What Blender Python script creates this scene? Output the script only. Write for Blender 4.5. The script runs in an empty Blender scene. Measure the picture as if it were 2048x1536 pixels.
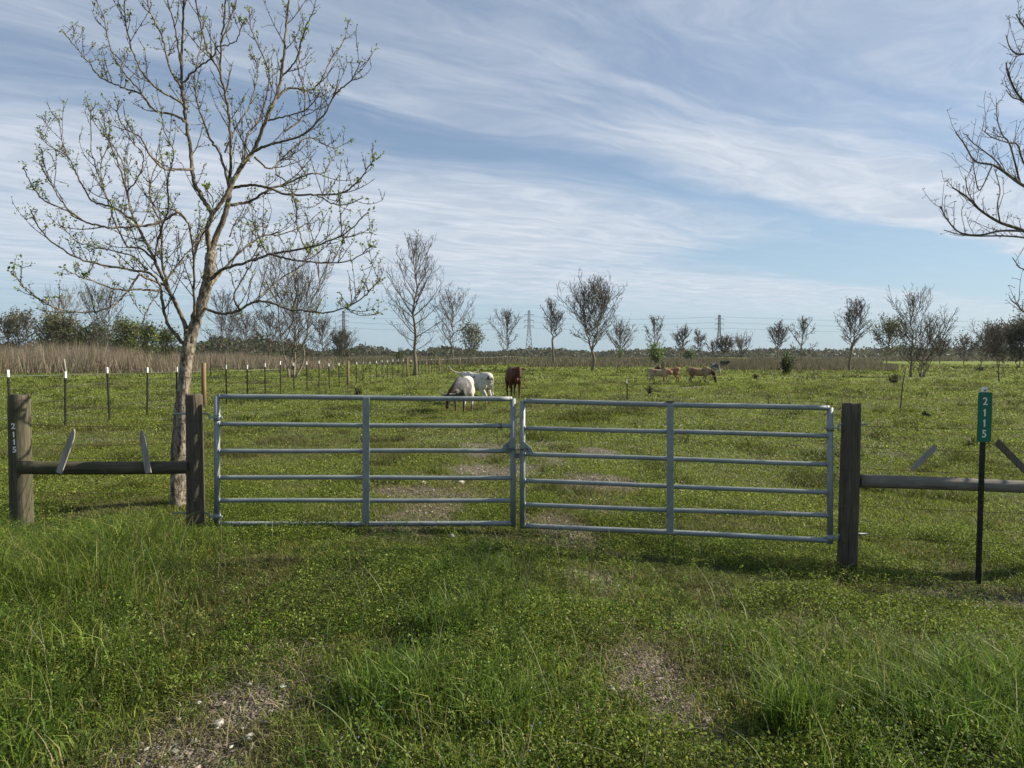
import bpy, math, random
import numpy as np
from mathutils import Vector, Matrix

# ------------------------------------------------------------------ camera, sky, sun, exposure
sc = bpy.context.scene
col = sc.collection
F = 1480.0                       # focal length in pixels of a 2048 wide picture
CAMH = 1.67
PITCH = math.atan(58 / F)
cam_d = bpy.data.cameras.new("camera")
cam_d.sensor_width = 36.0
cam_d.lens = 36.0 * F / 2048
cam_d.clip_start = 0.05
cam_d.clip_end = 9000
cam = bpy.data.objects.new("camera", cam_d)
cam.location = (0, 0, CAMH)
cam.rotation_euler = (math.radians(90) - PITCH, 0, 0)
col.objects.link(cam)
sc.camera = cam

SUN_EL = math.radians(33)
SUN_AZ = math.radians(78)        # clockwise from +Y: to the right and a little beyond the fence
sun_d = bpy.data.lights.new("sun", 'SUN')
sun_d.energy = 5.0
sun_d.angle = math.radians(0.6)
sun_d.color = (1.0, 0.91, 0.74)
sun = bpy.data.objects.new("sun", sun_d)
sdir = Vector((math.sin(SUN_AZ) * math.cos(SUN_EL), math.cos(SUN_AZ) * math.cos(SUN_EL), math.sin(SUN_EL)))
sun.rotation_euler = sdir.to_track_quat('Z', 'Y').to_euler()
sun.location = (30, 10, 30)
col.objects.link(sun)

sc.view_settings.view_transform = 'Standard'
sc.view_settings.look = 'None'
sc.view_settings.gamma = 1
sc.view_settings.exposure = 0.90

class NT:
    """small helper for writing node trees"""
    def __init__(s, tree):
        s.t = tree; s.n = tree.nodes; s.l = tree.links; s.n.clear()
    def node(s, kind, **kw):
        nd = s.n.new(kind)
        for k, v in kw.items(): setattr(nd, k, v)
        return nd
    def put(s, sock, v):
        if v is None: return
        if hasattr(v, 'is_output') or isinstance(v, bpy.types.NodeSocket): s.l.new(v, sock)
        else: sock.default_value = v
    def math(s, op, a, b=None, c=None, clamp=False):
        nd = s.n.new('ShaderNodeMath'); nd.operation = op; nd.use_clamp = clamp
        s.put(nd.inputs[0], a); s.put(nd.inputs[1], b)
        if c is not None: s.put(nd.inputs[2], c)
        return nd.outputs[0]
    def vmul(s, a, b):
        nd = s.n.new('ShaderNodeVectorMath'); nd.operation = 'MULTIPLY'
        s.put(nd.inputs[0], a); s.put(nd.inputs[1], b); return nd.outputs[0]
    def vadd(s, a, b):
        nd = s.n.new('ShaderNodeVectorMath'); nd.operation = 'ADD'
        s.put(nd.inputs[0], a); s.put(nd.inputs[1], b); return nd.outputs[0]
    def comb(s, x, y, z):
        nd = s.n.new('ShaderNodeCombineXYZ')
        s.put(nd.inputs[0], x); s.put(nd.inputs[1], y); s.put(nd.inputs[2], z); return nd.outputs[0]
    def sep(s, v):
        nd = s.n.new('ShaderNodeSeparateXYZ'); s.put(nd.inputs[0], v); return nd.outputs
    def noise(s, vec, scale, detail=4, rough=0.55, dist=0.0):
        nd = s.n.new('ShaderNodeTexNoise'); s.put(nd.inputs['Vector'], vec)
        nd.inputs['Scale'].default_value = scale; nd.inputs['Detail'].default_value = detail
        nd.inputs['Roughness'].default_value = rough; nd.inputs['Distortion'].default_value = dist
        return nd.outputs['Fac']
    def voro(s, vec, scale, feature='F1', rnd=1.0):
        nd = s.n.new('ShaderNodeTexVoronoi'); nd.feature = feature
        s.put(nd.inputs['Vector'], vec); nd.inputs['Scale'].default_value = scale
        nd.inputs['Randomness'].default_value = rnd
        return nd.outputs
    def ramp(s, fac, lo, hi, a=0.0, b=1.0, smooth=True):
        nd = s.n.new('ShaderNodeMapRange'); nd.interpolation_type = 'SMOOTHSTEP' if smooth else 'LINEAR'
        s.put(nd.inputs['Value'], fac); nd.inputs['From Min'].default_value = lo; nd.inputs['From Max'].default_value = hi
        nd.inputs['To Min'].default_value = a; nd.inputs['To Max'].default_value = b
        return nd.outputs[0]
    def mix(s, fac, a, b, mode='MIX'):
        nd = s.n.new('ShaderNodeMix'); nd.data_type = 'RGBA'; nd.blend_type = mode
        s.put(nd.inputs[0], fac)
        for i, v in ((6, a), (7, b)):
            if isinstance(v, (tuple, list)): v = (v[0], v[1], v[2], 1)
            s.put(nd.inputs[i], v)
        return nd.outputs[2]
    def bump(s, h, strength=0.3, dist=0.02):
        nd = s.n.new('ShaderNodeBump'); s.put(nd.inputs['Height'], h)
        nd.inputs['Strength'].default_value = strength; nd.inputs['Distance'].default_value = dist
        return nd.outputs[0]

def make_world():
    w = bpy.data.worlds.new("World"); sc.world = w; w.use_nodes = True
    T = NT(w.node_tree)
    out = T.node('ShaderNodeOutputWorld'); bg = T.node('ShaderNodeBackground')
    bg.inputs['Strength'].default_value = 0.058
    sky = T.node('ShaderNodeTexSky'); sky.sky_type = 'NISHITA'; sky.sun_disc = False
    sky.sun_elevation = SUN_EL; sky.sun_rotation = SUN_AZ
    sky.air_density = 1.0; sky.dust_density = 0.6; sky.ozone_density = 2.5; sky.altitude = 50
    tc = T.node('ShaderNodeTexCoord'); d = tc.outputs['Generated']
    x, y, z = T.sep(d)[:3]
    zz = T.math('MAXIMUM', z, 0.03)
    X = T.math('DIVIDE', x, zz); Y = T.math('DIVIDE', y, zz)
    # streak frame on the cloud deck: u along the wisps, v across them
    u = T.math('ADD', T.math('MULTIPLY', X, 0.80), T.math('MULTIPLY', Y, 0.60))
    v = T.math('ADD', T.math('MULTIPLY', X, -0.60), T.math('MULTIPLY', Y, 0.80))
    w1 = T.noise(T.comb(T.math('MULTIPLY', u, .5), v, 0.0), 0.9, 3, .5)
    vw = T.math('ADD', v, T.math('MULTIPLY', T.math('SUBTRACT', w1, .5), 1.3))
    p1 = T.comb(T.math('MULTIPLY', u, 0.16), vw, 3.7)
    n_streak = T.noise(p1, 1.5, 7, .62, .35)
    p2 = T.comb(T.math('MULTIPLY', u, 0.35), vw, 9.1)
    n_fine = T.noise(p2, 4.5, 6, .68, .4)
    n_big = T.noise(T.comb(T.math('MULTIPLY', u, .45), v, 1.3), 0.75, 3, .5)
    n = T.math('ADD', T.math('MULTIPLY', n_streak, .62), T.math('ADD', T.math('MULTIPLY', n_fine, .15), T.math('MULTIPLY', n_big, .24)))
    # clear lane between the two cloud banks, and a bank above it to the right
    def gauss(val, c, s, amp):
        q = T.math('DIVIDE', T.math('SUBTRACT', val, c), s)
        return T.math('MULTIPLY', T.math('EXPONENT', T.math('MULTIPLY', T.math('MULTIPLY', q, q), -1.0)), amp)
    lane = T.math('MULTIPLY', gauss(vw, 3.0, .26, -.20), T.ramp(u, -.5, 2.0, .25, 1.0))
    bank = T.math('MULTIPLY', gauss(vw, 2.36, .50, .44), T.ramp(u, 1.8, 3.6))
    top = gauss(vw, 1.15, .42, .13)
    lane2 = T.math('MULTIPLY', gauss(vw, 4.2, 1.1, -.34), T.ramp(u, 5.0, 7.0))
    low = T.math('MULTIPLY', gauss(vw, 4.5, 1.25, .27), T.ramp(u, 6.5, 4.0))
    low2 = T.math('MULTIPLY', T.ramp(vw, 4.8, 6.2, 0.0, .22), T.ramp(v, 15, 8))
    cov = n
    for q in (lane, bank, top, lane2, low, low2): cov = T.math('ADD', cov, q)
    dens = T.math('ADD', T.math('MULTIPLY', T.ramp(cov, .36, .84), .86), .13)
    dens = T.math('MULTIPLY', dens, T.ramp(z, 0.015, 0.10, 0.25, 1.0))
    skyc = T.mix(1.0, sky.outputs[0], (0.84, 0.91, 0.98), 'MULTIPLY')
    # keep the low band from going white: thin bluish layer
    skyc = T.mix(T.ramp(z, 0.0, 0.30, 0.62, 0.12), skyc, (3.9, 5.7, 7.3))
    cloud = T.mix(T.ramp(n_fine, .3, .75), (5.3, 5.95, 6.9), (7.4, 7.75, 8.4))
    colr = T.mix(T.math('MULTIPLY', dens, .86), skyc, cloud)
    T.put(bg.inputs['Color'], colr)
    T.l.new(bg.outputs[0], out.inputs[0])
make_world()

# ------------------------------------------------------------------ bookkeeping helpers
def tag(o, label=None, cat=None, group=None, kind=None):
    if label: o['label'] = label
    if cat: o['category'] = cat
    if group: o['group'] = group
    if kind: o['kind'] = kind
    return o

def empty(name, loc, label=None, cat=None, group=None, rz=0.0):
    o = bpy.data.objects.new(name, None); o.location = loc; o.rotation_euler = (0, 0, rz)
    o.empty_display_size = .2
    col.objects.link(o); tag(o, label, cat, group); return o

def P(px, py, d):
    """the point that lies y = d metres ahead along a line of sight"""
    a = (px - 1024) / F; b = (768 - py) / F
    c, s = math.cos(PITCH), math.sin(PITCH)
    dy = c + b * s; dz = -s + b * c
    k = d / dy
    return Vector((a * k, d, CAMH + dz * k))

def X_at(px, d): return P(px, 710, d).x

class MB:
    """collects vertices and faces, links them as one object"""
    def __init__(s): s.V = []; s.Fc = []; s.mi = []; s.n = 0; s.sm = []; s.tint = []
    def add(s, V, Fc, m=0, smooth=True, tint=None):
        V = np.asarray(V, dtype=np.float64).reshape(-1, 3)
        s.V.append(V); Fc = np.asarray(Fc, dtype=np.int64)
        s.Fc.append(Fc + s.n); s.n += len(V)
        s.mi.append(np.full(len(Fc), m)); s.sm.append(np.full(len(Fc), smooth))
        if tint is not None: s.tint.append(np.asarray(tint, dtype=np.float32).reshape(-1, 3))
        return s
    def box(s, lo, hi, m=0):
        x0, y0, z0 = lo; x1, y1, z1 = hi
        V = [(x0,y0,z0),(x1,y0,z0),(x1,y1,z0),(x0,y1,z0),(x0,y0,z1),(x1,y0,z1),(x1,y1,z1),(x0,y1,z1)]
        return s.add(V, [(0,3,2,1),(4,5,6,7),(0,1,5,4),(1,2,6,5),(2,3,7,6),(3,0,4,7)], m, False)
    def obox(s, a, b, w, t, up=(0, 0, 1), m=0):
        """bar from a to b, w wide and t thick"""
        a = Vector(a); b = Vector(b); d = (b - a).normalized(); u = Vector(up)
        sd = d.cross(u); sd.normalize(); n = sd.cross(d).normalized()
        V = []
        for p in (a, b):
            for i, j in ((-1,-1),(1,-1),(1,1),(-1,1)): V.append(p + sd * (w/2*i) + n * (t/2*j))
        return s.add([tuple(v) for v in V], [(0,3,2,1),(4,5,6,7),(0,1,5,4),(1,2,6,5),(2,3,7,6),(3,0,4,7)], m, False)
    def build(s, name, mats, parent=None, local=None, bevel=0.0):
        V = np.concatenate(s.V); 
        me = bpy.data.meshes.new(name)
        ln = [f.shape[1] for f in s.Fc]
        loops = np.concatenate([f.ravel() for f in s.Fc])
        sizes = np.concatenate([np.full(len(f), f.shape[1]) for f in s.Fc])
        if local is not None: V = V - np.asarray(local)
        me.vertices.add(len(V)); me.vertices.foreach_set('co', V.astype(np.float32).ravel())
        me.loops.add(len(loops)); me.loops.foreach_set('vertex_index', loops.astype(np.int32))
        me.polygons.add(len(sizes))
        me.polygons.foreach_set('loop_start', np.concatenate([[0], np.cumsum(sizes)[:-1]]).astype(np.int32))
        me.polygons.foreach_set('loop_total', sizes.astype(np.int32))
        me.polygons.foreach_set('material_index', np.concatenate(s.mi).astype(np.int32))
        me.polygons.foreach_set('use_smooth', np.concatenate(s.sm).astype(bool))
        me.update(calc_edges=True)
        if s.tint:
            t = np.concatenate(s.tint)
            at = me.attributes.new('tint', 'FLOAT_COLOR', 'POINT')
            at.data.foreach_set('color', np.hstack([t, np.ones((len(t), 1), dtype=np.float32)]).ravel())
        if not isinstance(mats, (list, tuple)): mats = [mats]
        for m in mats: me.materials.append(m)
        o = bpy.data.objects.new(name, me); col.objects.link(o)
        if parent is not None: o.parent = parent
        if bevel:
            bv = o.modifiers.new('bevel', 'BEVEL'); bv.width = bevel; bv.segments = 2; bv.limit_method = 'ANGLE'
        return o

def tubes(mb, polys, sides=5, m=0, cap=True, closed_frames=False):
    """polys: list of (points Nx3, radii N); every tube in one go"""
    if not polys: return
    pts = np.concatenate([np.asarray(p, dtype=float) for p, r in polys])
    rad = np.concatenate([np.asarray(r, dtype=float) for p, r in polys])
    ns = np.array([len(r) for p, r in polys]); st = np.concatenate([[0], np.cumsum(ns)[:-1]])
    N = len(pts); first = np.zeros(N, bool); last = np.zeros(N, bool)
    first[st] = True; last[st + ns - 1] = True
    nxt = np.where(last, np.arange(N), np.arange(N) + 1); prv = np.where(first, np.arange(N), np.arange(N) - 1)
    T = pts[nxt] - pts[prv]; T /= (np.linalg.norm(T, axis=1, keepdims=True) + 1e-12)
    chord = np.repeat(pts[st + ns - 1] - pts[st], ns, axis=0)
    ax = np.abs(chord); ref = np.zeros_like(T); ref[np.arange(N), np.argmin(ax, axis=1)] = 1
    A = np.cross(T, ref); A /= (np.linalg.norm(A, axis=1, keepdims=True) + 1e-12)
    B = np.cross(T, A)
    th = np.arange(sides) * 2 * np.pi / sides
    ring = pts[:, None, :] + rad[:, None, None] * (np.cos(th)[None, :, None] * A[:, None, :] + np.sin(th)[None, :, None] * B[:, None, :])
    i = np.where(~last)[0]; k = np.arange(sides); k2 = (k + 1) % sides
    Fc = np.stack([i[:, None]*sides + k, i[:, None]*sides + k2, (i[:, None]+1)*sides + k2, (i[:, None]+1)*sides + k], axis=-1).reshape(-1, 4)
    mb.add(ring.reshape(-1, 3), Fc, m, True)
    if cap and sides > 3:
        base = mb.n - N * sides
        capf = []
        for s0 in st: capf.append([base + s0*sides + q for q in range(sides)][::-1])
        for s1 in st + ns - 1: capf.append([base + s1*sides + q for q in range(sides)])
        mb.Fc.append(np.array(capf)); mb.mi.append(np.full(len(capf), m)); mb.sm.append(np.full(len(capf), False))

def spline(pts, n):
    """Catmull-Rom through pts"""
    pts = np.asarray(pts, dtype=float); Q = np.vstack([2*pts[0]-pts[1], pts, 2*pts[-1]-pts[-2]])
    out = []; S = len(pts) - 1
    for t in np.linspace(0, S - 1e-9, n):
        i = int(t); f = t - i; a, b, c, d = Q[i], Q[i+1], Q[i+2], Q[i+3]
        out.append(.5*((2*b) + (-a+c)*f + (2*a-5*b+4*c-d)*f*f + (-a+3*b-3*c+d)*f**3))
    return np.array(out)

# ------------------------------------------------------------------ numpy noise and the lie of the land
_lat = np.random.RandomState(5).rand(256, 256)
def vnoise(x, y, s=1.0):
    x = np.asarray(x, dtype=float) * s + 1000.3; y = np.asarray(y, dtype=float) * s + 1000.7
    i = np.floor(x).astype(int); j = np.floor(y).astype(int); f = x - i; g = y - j
    f = f*f*(3-2*f); g = g*g*(3-2*g)
    L = lambda a, b: _lat[a % 256, b % 256]
    return (L(i,j)*(1-f) + L(i+1,j)*f)*(1-g) + (L(i,j+1)*(1-f) + L(i+1,j+1)*f)*g
def fbm(x, y, s, o=4):
    r = 0; a = .5; t = 0
    for k in range(o): r = r + a*vnoise(x + 17*k, y - 9*k, s); t += a; a *= .5; s *= 2.1
    return r / t
def sstep(a, b, x):
    t = np.clip((x - a) / (b - a), 0, 1); return t*t*(3-2*t)

def ground_z(x, y):
    x = np.asarray(x, dtype=float); y = np.asarray(y, dtype=float)
    dip = -.37 * sstep(0.2, 4.6, x) * (1 - sstep(10, 24, y)) * (.35 + .65*sstep(3.0, 6.3, y))
    mound = .10 * sstep(-1.6, -3.2, x) * (1 - sstep(4.6, 6.5, y))
    crown = -.03 * sstep(-2, -.5, x)
    near = 1 - sstep(40, 90, y)
    rough = (fbm(x, y, 1.3, 3) - .5) * (.07 + .07*sstep(7, 12, y)) * near + (fbm(x + 40, y, .35, 2) - .5) * .16 * near
    gateway = -.055*np.exp(-((y - 7.05)/.45)**2) * (1 - sstep(1.0, 2.5, x))
    return dip + mound + crown + gateway + rough

def bare_mask(x, y):
    """worn wheel tracks with gravel showing, 0..1"""
    x = np.asarray(x, dtype=float); y = np.asarray(y, dtype=float)
    wob = (fbm(x, y, 1.1, 3) - .5)
    xl = -1.38 + (y - 3) * .105; xr = .78 - (y - 3) * .045
    wl = .32 + .4*wob; wr = .26 + .4*wob
    l = np.exp(-((x - xl + .5*wob) / wl)**2); r = np.exp(-((x - xr + .6*wob) / wr)**2)
    al = .50*np.exp(-((y-3.0)/.6)**2) + .70*np.exp(-((y-8.1)/.8)**2) + .22
    ar = .60*np.exp(-((y-3.6)/.45)**2) + .85*np.exp(-((y-7.35)/.6)**2) + .30*np.exp(-((y-5.6)/.4)**2) + .22
    end = 1 - sstep(10, 15, y)
    b = np.maximum(l*al, r*ar) * end; b = np.maximum(b, np.maximum(np.exp(-((x+.75-(y-8)*.06)/.45)**2), np.exp(-((x-.75+(y-8)*.02)/.45)**2)) * .34*sstep(6.9, 8.0, y)*(1-sstep(13, 19, y)))
    for cx, cy, rx, ry, a in ((-.15, 10.8, .8, .7, .75), (1.2, 9.9, .6, .7, .7), (-.95, 9.0, .8, .5, .8), (-.4, 13.6, .7, 1.0, .8), (1.6, 13.0, .5, 1.2, .55), (.9, 8.2, .6, .4, .6), (4.1, 6.2, .9, .35, .75), (9.0, 38.5, 2.6, 1.0, .8), (2.3, 6.0, .6, .2, .35), (-.45, 4.1, .35, .3, .35), (1.35, 4.1, .35, .5, .4)):
        b = np.maximum(b, a*np.exp(-((x-cx)/rx)**2 - ((y-cy)/ry)**2))
    b = b * (.35 + 1.3*fbm(x+7, y+3, 3.6, 4))
    return np.clip(b, 0, 1)

def tall_mask(x, y):
    """where the verge is uncut"""
    x = np.asarray(x, dtype=float); y = np.asarray(y, dtype=float)
    w = (fbm(x, y, .9, 3) - .5)
    left = sstep(-1.35, -2.35, x + (y - 3)*.27 + .8*w) * (1 - sstep(5.9, 6.7, y + .06*x))
    mid = .75*np.exp(-((x + .22 + .5*w)/.42)**2) * (1 - sstep(5.2, 6.8, y)) * (.5 + .9*fbm(x, y, 1.7, 2))
    right = .8*sstep(.8, 1.5, x + .5*w) * (1 - sstep(3.9, 5.0, y + .5*w))
    return np.clip(np.maximum(np.maximum(left, mid), right), 0, 1)

# ------------------------------------------------------------------ materials
def new_mat(name):
    m = bpy.data.materials.new(name); m.use_nodes = True
    return m, NT(m.node_tree)
def finish(T, colr, rough=.8, metal=0.0, bump=None, spec=.3, trans=0.0):
    out = T.node('ShaderNodeOutputMaterial'); b = T.node('ShaderNodeBsdfPrincipled')
    if isinstance(colr, tuple): colr = (colr[0], colr[1], colr[2], 1)
    T.put(b.inputs['Base Color'], colr); T.put(b.inputs['Roughness'], rough); T.put(b.inputs['Metallic'], metal)
    b.inputs['Specular IOR Level'].default_value = spec
    if bump is not None: T.put(b.inputs['Normal'], bump)
    if trans:
        t = T.node('ShaderNodeBsdfTranslucent'); T.put(t.inputs['Color'], colr)
        mx = T.node('ShaderNodeMixShader'); mx.inputs[0].default_value = trans
        T.l.new(b.outputs[0], mx.inputs[1]); T.l.new(t.outputs[0], mx.inputs[2]); T.l.new(mx.outputs[0], out.inputs[0])
    else: T.l.new(b.outputs[0], out.inputs[0])

def mat_foliage(name, scale=.6, trans=.45, rough=.55):
    """leaf material: the tint attribute is each leaf's own colour"""
    m, T = new_mat(name)
    a = T.node('ShaderNodeAttribute', attribute_name='tint')
    g = T.node('ShaderNodeNewGeometry')
    n = T.noise(g.outputs['Position'], scale, 3)
    c = T.mix(T.ramp(n, .35, .65), a.outputs['Color'], T.mix(1.0, a.outputs['Color'], (.92, .86, .8), 'MULTIPLY'))
    finish(T, c, rough, 0, None, .25, trans); return m

def mat_plain(name, c1, c2, scale=20, rough=.7, metal=0, bumpy=.2, spec=.3, stretch=(1, 1, 1), trans=0, detail=5):
    m, T = new_mat(name)
    tc = T.node('ShaderNodeTexCoord')
    v = T.vmul(tc.outputs['Object'], stretch)
    n = T.noise(v, scale, detail, .6)
    c = T.mix(T.ramp(n, .3, .7), c1, c2)
    finish(T, c, rough, metal, T.bump(n, bumpy, .01) if bumpy else None, spec, trans); return m

def mat_wood(name, c1, c2, c3, axis='Z', cracks=True):
    m, T = new_mat(name)
    tc = T.node('ShaderNodeTexCoord')
    st = {'Z': (1, 1, .06), 'X': (.06, 1, 1)}[axis]
    v = T.vmul(tc.outputs['Object'], st)
    n = T.noise(v, 60, 6, .65, .4); n2 = T.noise(tc.outputs['Object'], 5, 4); n3 = T.noise(v, 22, 3, .5)
    c = T.mix(T.ramp(n, .35, .68), c1, c2)
    c = T.mix(T.ramp(n2, .45, .7), c, c3)
    cr = T.ramp(n3, .30, .36, 1, 0)
    c = T.mix(T.math('MULTIPLY', cr, .6), c, tuple(k*.35 for k in c1))
    h = T.math('SUBTRACT', n, T.math('MULTIPLY', cr, 1.2))
    finish(T, c, .88, 0, T.bump(h, .55, .006), .15); return m

M = {}
M['blade'] = mat_foliage('grass_blade')
M['clover'] = mat_foliage('clover_leaf', .4)
M['dry'] = mat_foliage('dry_stalk', .1, .25, .8)
M['leaf'] = mat_foliage('tree_leaf', 2, .4)
M['post'] = mat_wood('weathered_post', (.060, .054, .036), (.125, .113, .078), (.070, .072, .040))
M['post_dark'] = mat_wood('weathered_post_brown', (.062, .052, .040), (.120, .102, .078), (.080, .067, .051))
M['rail'] = mat_wood('weathered_rail', (.055, .048, .033), (.115, .10, .07), (.06, .063, .034), 'X')
M['rail_grey'] = mat_wood('weathered_rail_grey', (.12, .11, .095), (.23, .21, .185), (.14, .13, .11), 'X')
M['picket'] = mat_wood('grey_picket', (.22, .20, .18), (.36, .34, .31), (.27, .25, .22))
M['picket_dark'] = mat_wood('dark_slat', (.08, .07, .055), (.13, .12, .095), (.10, .09, .07))
M['newpost'] = mat_wood('tan_post', (.19, .13, .065), (.27, .19, .10), (.21, .15, .08))
M['blackpost'] = mat_plain('black_paint', (.012, .013, .012), (.022, .022, .02), 30, .5, .2, .1)
M['white'] = mat_plain('white_paint', (.62, .63, .62), (.78, .78, .76), 40, .5, 0, .05)
M['green_sign'] = mat_plain('green_sign_sheet', (.0, .105, .055), (.003, .125, .068), 12, .42, 0, .02, .4)
M['wire'] = mat_plain('wire_steel', (.10, .10, .095), (.17, .165, .16), 60, .5, .6, 0)
M['tape'] = mat_plain('white_tape', (.32, .32, .31), (.42, .42, .40), 30, .6, 0, 0)
M['rust'] = mat_plain('rusty_wire', (.07, .05, .035), (.12, .08, .055), 60, .8, .3, 0)
M['stone'] = mat_plain('pale_stone', (.22, .205, .18), (.42, .40, .36), 25, .9, 0, .5)
M['pylon'] = mat_plain('pylon_steel', (.10, .11, .12), (.16, .17, .18), 1, .6, .4, 0)
def mat_galv():
    m, T = new_mat('galvanised_tube')
    tc = T.node('ShaderNodeTexCoord'); o = tc.outputs['Object']
    vo = T.voro(o, 55)
    n = T.noise(o, 4, 5); n2 = T.noise(o, 30, 4)
    c = T.mix(T.ramp(n, .3, .7), (.175, .205, .21), (.265, .29, .29))
    c = T.mix(T.math('MULTIPLY', T.sep(vo['Color'])[0], .25), c, (.36, .40, .41))
    c = T.mix(T.ramp(n2, .60, .72, 0, .55), c, (.12, .135, .13))
    c = T.mix(T.ramp(T.noise(o, 9, 5, .7), .62, .70, 0, .6), c, (.16, .12, .085))
    r = T.ramp(T.math('ADD', T.math('MULTIPLY', n2, .5), T.math('MULTIPLY', n, .5)), .3, .7, .46, .70)
    finish(T, c, r, .35, T.bump(n2, .08, .002), .5); return m
M['galv'] = mat_galv()
def mat_bark(name, light, dark, pits=True, sc_=1.0):
    m, T = new_mat(name)
    tc = T.node('ShaderNodeTexCoord'); o = tc.outputs['Object']
    v = T.vmul(o, (1, 1, .45))
    n = T.noise(v, 28*sc_, 7, .68, .6); n2 = T.noise(o, 3.2, 4, .6); vo = T.voro(T.vadd(v, T.vmul(T.comb(n, n, n), (.05, .05, .05))), 34*sc_)
    c = T.mix(T.ramp(n, .36, .62), dark, light)
    c = T.mix(T.ramp(n2, .5, .68, 0, .75), c, tuple(k*.55 for k in light))
    h = n
    if pits:
        pit = T.ramp(T.noise(v, 46*sc_, 3, .5), .36, .45, 1, 0)
        c = T.mix(T.math('MULTIPLY', pit, .75), c, dark)
        h = T.math('SUBTRACT', n, T.math('MULTIPLY', pit, .6))
    h = T.math('ADD', h, T.math('MULTIPLY', vo['Distance'], .5))
    finish(T, c, .92, 0, T.bump(h, .75, .012), .15); return m
M['bark'] = mat_bark('pale_bark', (.32, .28, .225), (.075, .055, .038))
M['limb'] = mat_bark('limb_bark', (.225, .19, .145), (.065, .05, .036), False)
M['twig'] = mat_plain('twig_bark', (.045, .034, .028), (.10, .078, .06), 8, .85, 0, 0)
M['twig_grey'] = mat_plain('twig_grey', (.07, .06, .055), (.14, .12, .105), 3, .9, 0, 0)
M['twig_pale'] = mat_plain('twig_pale', (.16, .14, .12), (.26, .23, .20), 3, .9, 0, 0)

def mat_ground():
    m, T = new_mat('pasture_ground')
    g = T.node('ShaderNodeNewGeometry'); p = g.outputs['Position']
    px_, py_, pz_ = T.sep(p)[:3]
    a = T.node('ShaderNodeAttribute', attribute_name='bare'); bare = a.outputs['Fac']
    nf = T.noise(p, 14, 6, .7); nm = T.noise(p, 1.6, 5, .6); nl = T.noise(p, .13, 4, .55); nn = T.noise(p, 60, 3, .6)
    thatch = T.mix(T.ramp(nf, .35, .65), (.032, .036, .014), (.095, .085, .045))
    green = T.mix(T.ramp(nf, .38, .66), (.035, .060, .012), (.115, .155, .040))
    green = T.mix(T.ramp(nm, .52, .72, 0, .7), green, (.115, .118, .045))
    near = T.mix(T.ramp(nm, .4, .62), thatch, green)
    fargreen = T.mix(T.ramp(nm, .36, .66), (.095, .135, .018), (.155, .195, .032))
    fargreen = T.mix(T.ramp(nl, .5, .66, 0, .6), fargreen, (.145, .130, .070))
    c = T.mix(T.ramp(py_, 14, 45), near, fargreen)
    # gravel
    vo = T.voro(p, 62)
    peb = T.mix(T.sep(vo['Color'])[0], (.10, .088, .072), (.34, .32, .285))
    gap = T.ramp(vo['Distance'], .35, .6)
    grav = T.mix(gap, peb, (.052, .042, .032))
    soil = T.mix(T.ramp(nn, .35, .7), (.085, .070, .052), (.21, .185, .145))
    grav = T.mix(T.ramp(nf, .40, .52), grav, soil)
    bm = T.ramp(T.math('ADD', bare, T.math('MULTIPLY', T.math('SUBTRACT', nf, .5), .5)), .15, .42)
    c = T.mix(bm, c, grav)
    h = T.math('ADD', T.math('MULTIPLY', nf, .6), T.math('MULTIPLY', T.math('SUBTRACT', 1.0, vo['Distance']), T.math('MULTIPLY', bm, .8)))
    finish(T, c, .95, 0, T.bump(h, .8, .03), .1); return m
M['ground'] = mat_ground()

# ------------------------------------------------------------------ the ground: one sheet out to the horizon
def build_ground():
    def axis(near, step, far, grow):
        v = [0.0]
        s = step
        while v[-1] < near: v.append(v[-1] + s)
        while v[-1] < far: s *= grow; v.append(v[-1] + s)
        return np.array(v)
    ax = axis(7, .07, 5000, 1.06); xs = np.concatenate([-ax[:0:-1], ax])
    ys = np.concatenate([np.array([-60, -25, -10, -4, -1, 0, 1, 1.6]), 2 + axis(10, .07, 6500, 1.045)])
    Xg, Yg = np.meshgrid(xs, ys); Z = ground_z(Xg, Yg) - .012
    bare = bare_mask(Xg, Yg)
    V = np.stack([Xg, Yg, Z], -1).reshape(-1, 3); nx = len(xs); ny = len(ys)
    i, j = np.meshgrid(np.arange(nx-1), np.arange(ny-1)); a = (j*nx + i).ravel()
    Fc = np.stack([a, a+1, a+nx+1, a+nx], -1)
    mb = MB(); mb.add(V, Fc)
    o = mb.build('ground', M['ground']); tag(o, kind='structure')
    at = o.data.attributes.new('bare', 'FLOAT', 'POINT'); at.data.foreach_set('value', bare.ravel().astype(np.float32))
    o['label'] = 'grassy pasture ground with worn gravel wheel tracks'
build_ground()

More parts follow.
